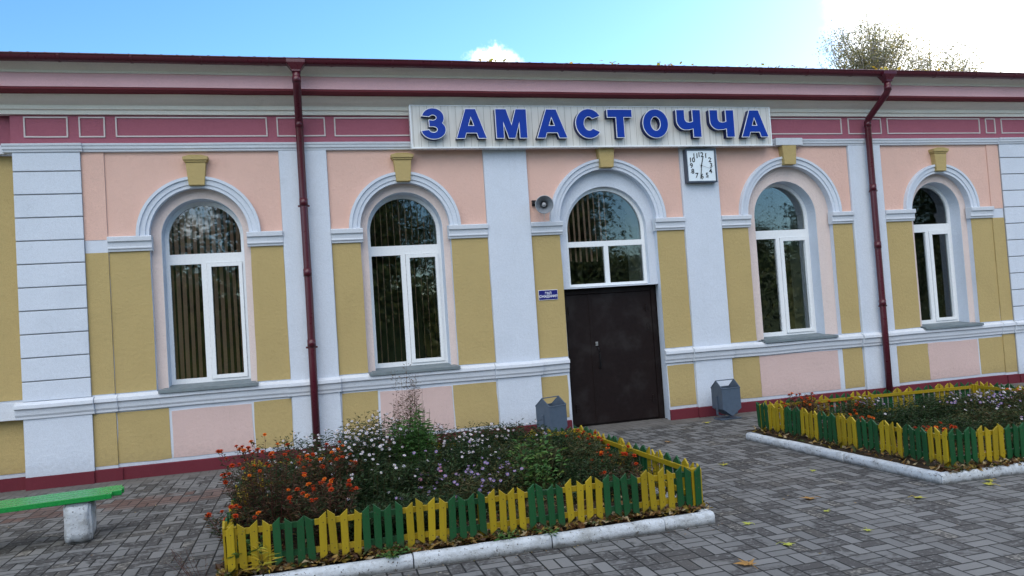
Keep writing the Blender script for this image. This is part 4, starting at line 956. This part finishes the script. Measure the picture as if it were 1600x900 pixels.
for k, (x, y, s_, m_, lab) in enumerate(((2.636, -6.07, .075, MAPLE, 'large brown maple leaf on the paving at the bottom of the picture'), (3.99, -4.86, .065, MAPLE, 'brown curled leaf midway across the path'),
    (4.09, -3.26, .06, YLEAF, 'yellow-brown leaf on the path beside the middle of the left bed fence'), (4.70, -5.25, .05, YLEAF, 'pale yellow leaf left of the near corner of the right flower bed'), (5.21, -2.80, .0, YLEAF, ''),
    (5.50, -5.20, .06, YLEAF, 'yellow leaf lying just right of the near kerb corner of the right bed'), (5.62, -5.09, .05, YLEAF, 'yellow leaf touching the front kerb of the right bed'), (3.77, -5.80, .04, LIMEL, 'small lime leaf alone on the paving in the lower right'),
    (3.087, -5.82, .05, LIMEL, 'thin lime-yellow leaf right of the large brown maple leaf'), (4.64, -3.99, .035, LIMEL, 'tiny lime leaf on the path left of the long kerb'), (3.14, -5.27, .04, LIMEL, 'small yellow leaf close to the rounded kerb corner of the left bed'), (3.85, -5.25, .03, LIMEL, 'speck of a yellow leaf in the middle of the foreground paving'), (4.22, -1.7, .05, MAPLE, 'brown leaf on the path in front of the door'), (5.35, -.62, .05, YLEAF, 'yellow leaf at the foot of the right litter bin'))):
    if s_: maple('fallen_leaf', (x, y), s_, k * 1.3, m_, lab)

mb = MB()
for i in range(420):
    if i % 3: x, y = rnd.uniform(-4, 9), rnd.uniform(-7.2, -.1)
    else:
        x = rnd.uniform(-.8, 9); y = -5.16 - abs(rnd.gauss(0, .08)) if x < 3 or x > 5.2 else rnd.uniform(-5, -.1)
    a = rnd.uniform(0, 6.28); s_ = rnd.uniform(.004, .014); d = Vector((math.cos(a), math.sin(a), rnd.uniform(-.2, .2))) * s_; e = Vector((-math.sin(a), math.cos(a), 0)) * s_ * rnd.uniform(.2, .7); c = Vector((x, y, .005))
    mb.add([c - d, c + e, c + d + Vector((0, 0, s_ * .5)), c - e], [(0, 1, 2, 3)])
tag(mb.build('paving_debris', LITTER), 'crumbs of dry leaf and grit strewn over the paving blocks', 'leaf crumbs', kind='stuff')
# ------------------------------------------------------------------ trees
def tree(base, h, cr, cz, nleaf, ls, lm, bm_, seed, label, trunk_r=.14, nl=14, sq=1.0, group=None, spruce=False, clus=60, shape=None):
    bir = lm is BIRCHL; r_ = random.Random(seed); E_ = empty('spruce' if spruce else ('birch_tree' if bir else 'tree'), base, label=label, cat='tree', group=group)
    tr = MB(); tr.tube([(0, 0, 0), (r_.uniform(-.2, .2), 0, h * .35), (r_.uniform(-.3, .3), r_.uniform(-.3, .3), h * .7), (0, 0, h * .97)], [trunk_r, trunk_r * .75, trunk_r * .4, trunk_r * .08], 8)
    lf = MB(); cents = []
    for i in range(nl):
        if spruce:
            t = .12 + .86 * i / nl; z = h * t; a = i * 2.4; rr = cr * (1 - t) + .15; e = Vector((math.cos(a) * rr, math.sin(a) * rr, z - rr * .25)); s0 = Vector((0, 0, z))
        else:
            t = r_.uniform(.3, .95) if not bir else r_.uniform(.70, 1.1); z0_ = h * t * .8; a = r_.uniform(0, 6.283); el = r_.uniform(-.3, 1)
            rr = cr * r_.uniform(.45, 1) ; e = Vector((math.cos(a) * rr * math.cos(el), math.sin(a) * rr * math.cos(el), cz + sq * (h - cz) * .95 * math.sin(el) * r_.uniform(.7, 1))); s0 = Vector((0, 0, z0_ * .9))
            if e.z > h: e.z = h
        m_ = s0.lerp(e, .5) + Vector((0, 0, .25 if not spruce else .05)) * (.3 if bir else 1); tr.tube([s0, m_, e], [trunk_r * (.3 if not bir else .14), trunk_r * (.18 if not bir else .09), trunk_r * .04], 5)
        for k in range(5):
            p = s0.lerp(m_, r_.random()) if r_.random() < .3 else m_.lerp(e, r_.random() * 1.05); q_ = p + Vector((r_.gauss(0, 1), r_.gauss(0, 1), r_.gauss(0, .7))) * cr * (.20 if not spruce else .08); tr.tube([p, q_], [trunk_r * .08, trunk_r * .03], 3, cap=False); cents.append(q_); cents.append(p)
    for i in range(nleaf):
        c = r_.choice(cents) + Vector((r_.gauss(0, 1), r_.gauss(0, 1), r_.gauss(0, .8) - (.3 if spruce else 0))) * cr * (.12 if not spruce else .07)
        leaf(lf, c, Vector((r_.gauss(0, 1), r_.gauss(0, 1), r_.gauss(-.4, .7))), Vector((r_.gauss(0, .6), r_.gauss(0, .6), 1)), ls * r_.uniform(.6, 1.3), ls * r_.uniform(.4, .75))
    tr.build('trunk', bm_, E_); lf.build('crown', lm, E_)
tree((21.3, 14, 0), 12.8, 1.9, 10.8, 10500, .085, BIRCHL, BIRCHB, 501, 'taller sparse birch with yellowing leaves behind the roof at the upper right', .17, 80, 1.0, 'birches behind the roof')
tree((24.6, 14.5, 0), 12.1, 2.1, 10.2, 8000, .085, BIRCHL, BIRCHB, 502, 'lower, thinner birch behind the roof, right of the taller one', .15, 60, 1.0, 'birches behind the roof')
HG = MB()
for i in range(52000):
    x = rnd.uniform(-30, 60); hh = 4.3 + 1.6 * noise.noise(Vector((x * .25, 3, 0))) + .8 * noise.noise(Vector((x * 1.3, 3, 5))); z = hh * math.sqrt(rnd.random()); y = -24 + rnd.gauss(0, .8)
    leaf_q = rnd.uniform(.12, .26); a = rnd.uniform(0, 6.28); d = Vector((math.cos(a), math.sin(a) * .6, rnd.gauss(0, .6))) * leaf_q * .5; e = Vector((rnd.gauss(0, .5), 0, 1)) * leaf_q * .3; c = Vector((x, y, z))
    HG.add([c - d, c - e, c + d, c + e], [(0, 1, 2, 3)])
for i in range(90):
    x = -30 + i; hh = 3.3 + 1.5 * noise.noise(Vector((x * .25, 3, 0))); HG.box(x, x + .998, -24.5, -24.0, -.02, hh + rnd.uniform(-.3, .3))
tag(HG.build('hedge', DARKL), 'dense dark hedge across the platform behind the viewer, mirrored low in the windows', 'hedge', kind='stuff')
TREEL = ['far left of those mirrored in the first window', 'right of the far left one in the first window', 'mirrored in the second window', 'mirrored over the door', 'leftmost of the whole row', '', 'low in the fourth window', 'right of the low one in the fourth window', 'farther right in the fourth window', 'rightmost of the row', 'right of the one mirrored over the door', 'mirrored in the last window']
# trees across the tracks, which the windows mirror
for k, (x, y, h, cr, sp) in enumerate(((-7.5, -27, 10.5, 3.6, 0), (-2.2, -29, 12, 4.2, 0), (3.4, -27, 12.5, 4.2, 0), (9.4, -30, 12.0, 4.0, 0), (-14, -32, 12, 4.2, 0), (28.5, -27, 12, 3.2, 1), (16, -44, 8, 4.5, 0), (24, -48, 7.5, 4.5, 0), (34, -44, 9.5, 4.5, 0), (44, -42, 11, 5, 0), (13.2, -27.5, 10.5, 3.6, 0), (37.5, -27, 10, 3.8, 0))):
    tree((x, y, 0), h, cr, h * .36, 17000, .19, SPRUCEL if sp else DARKL, BARK, 600 + k, ('dark spruce' if sp else 'broad leafy tree') + ' behind the viewer, ' + ('mirrored in the fifth window' if k == 5 else TREEL[k]), .2, 60, 1.0, 'trees mirrored in the windows', bool(sp))
mb = MB()
for k in range(60):
    pass
for zc in (7.6, 7.95):
    mb.tube([(-40 + 3 * i, -19.5, zc - .4 * math.sin(math.pi * ((i % 12) / 12))) for i in range(40)], .014, 5)
tag(mb.build('overhead_cable', CABLE), 'pair of black overhead cables behind the viewer, seen mirrored in the fourth window', 'cable')
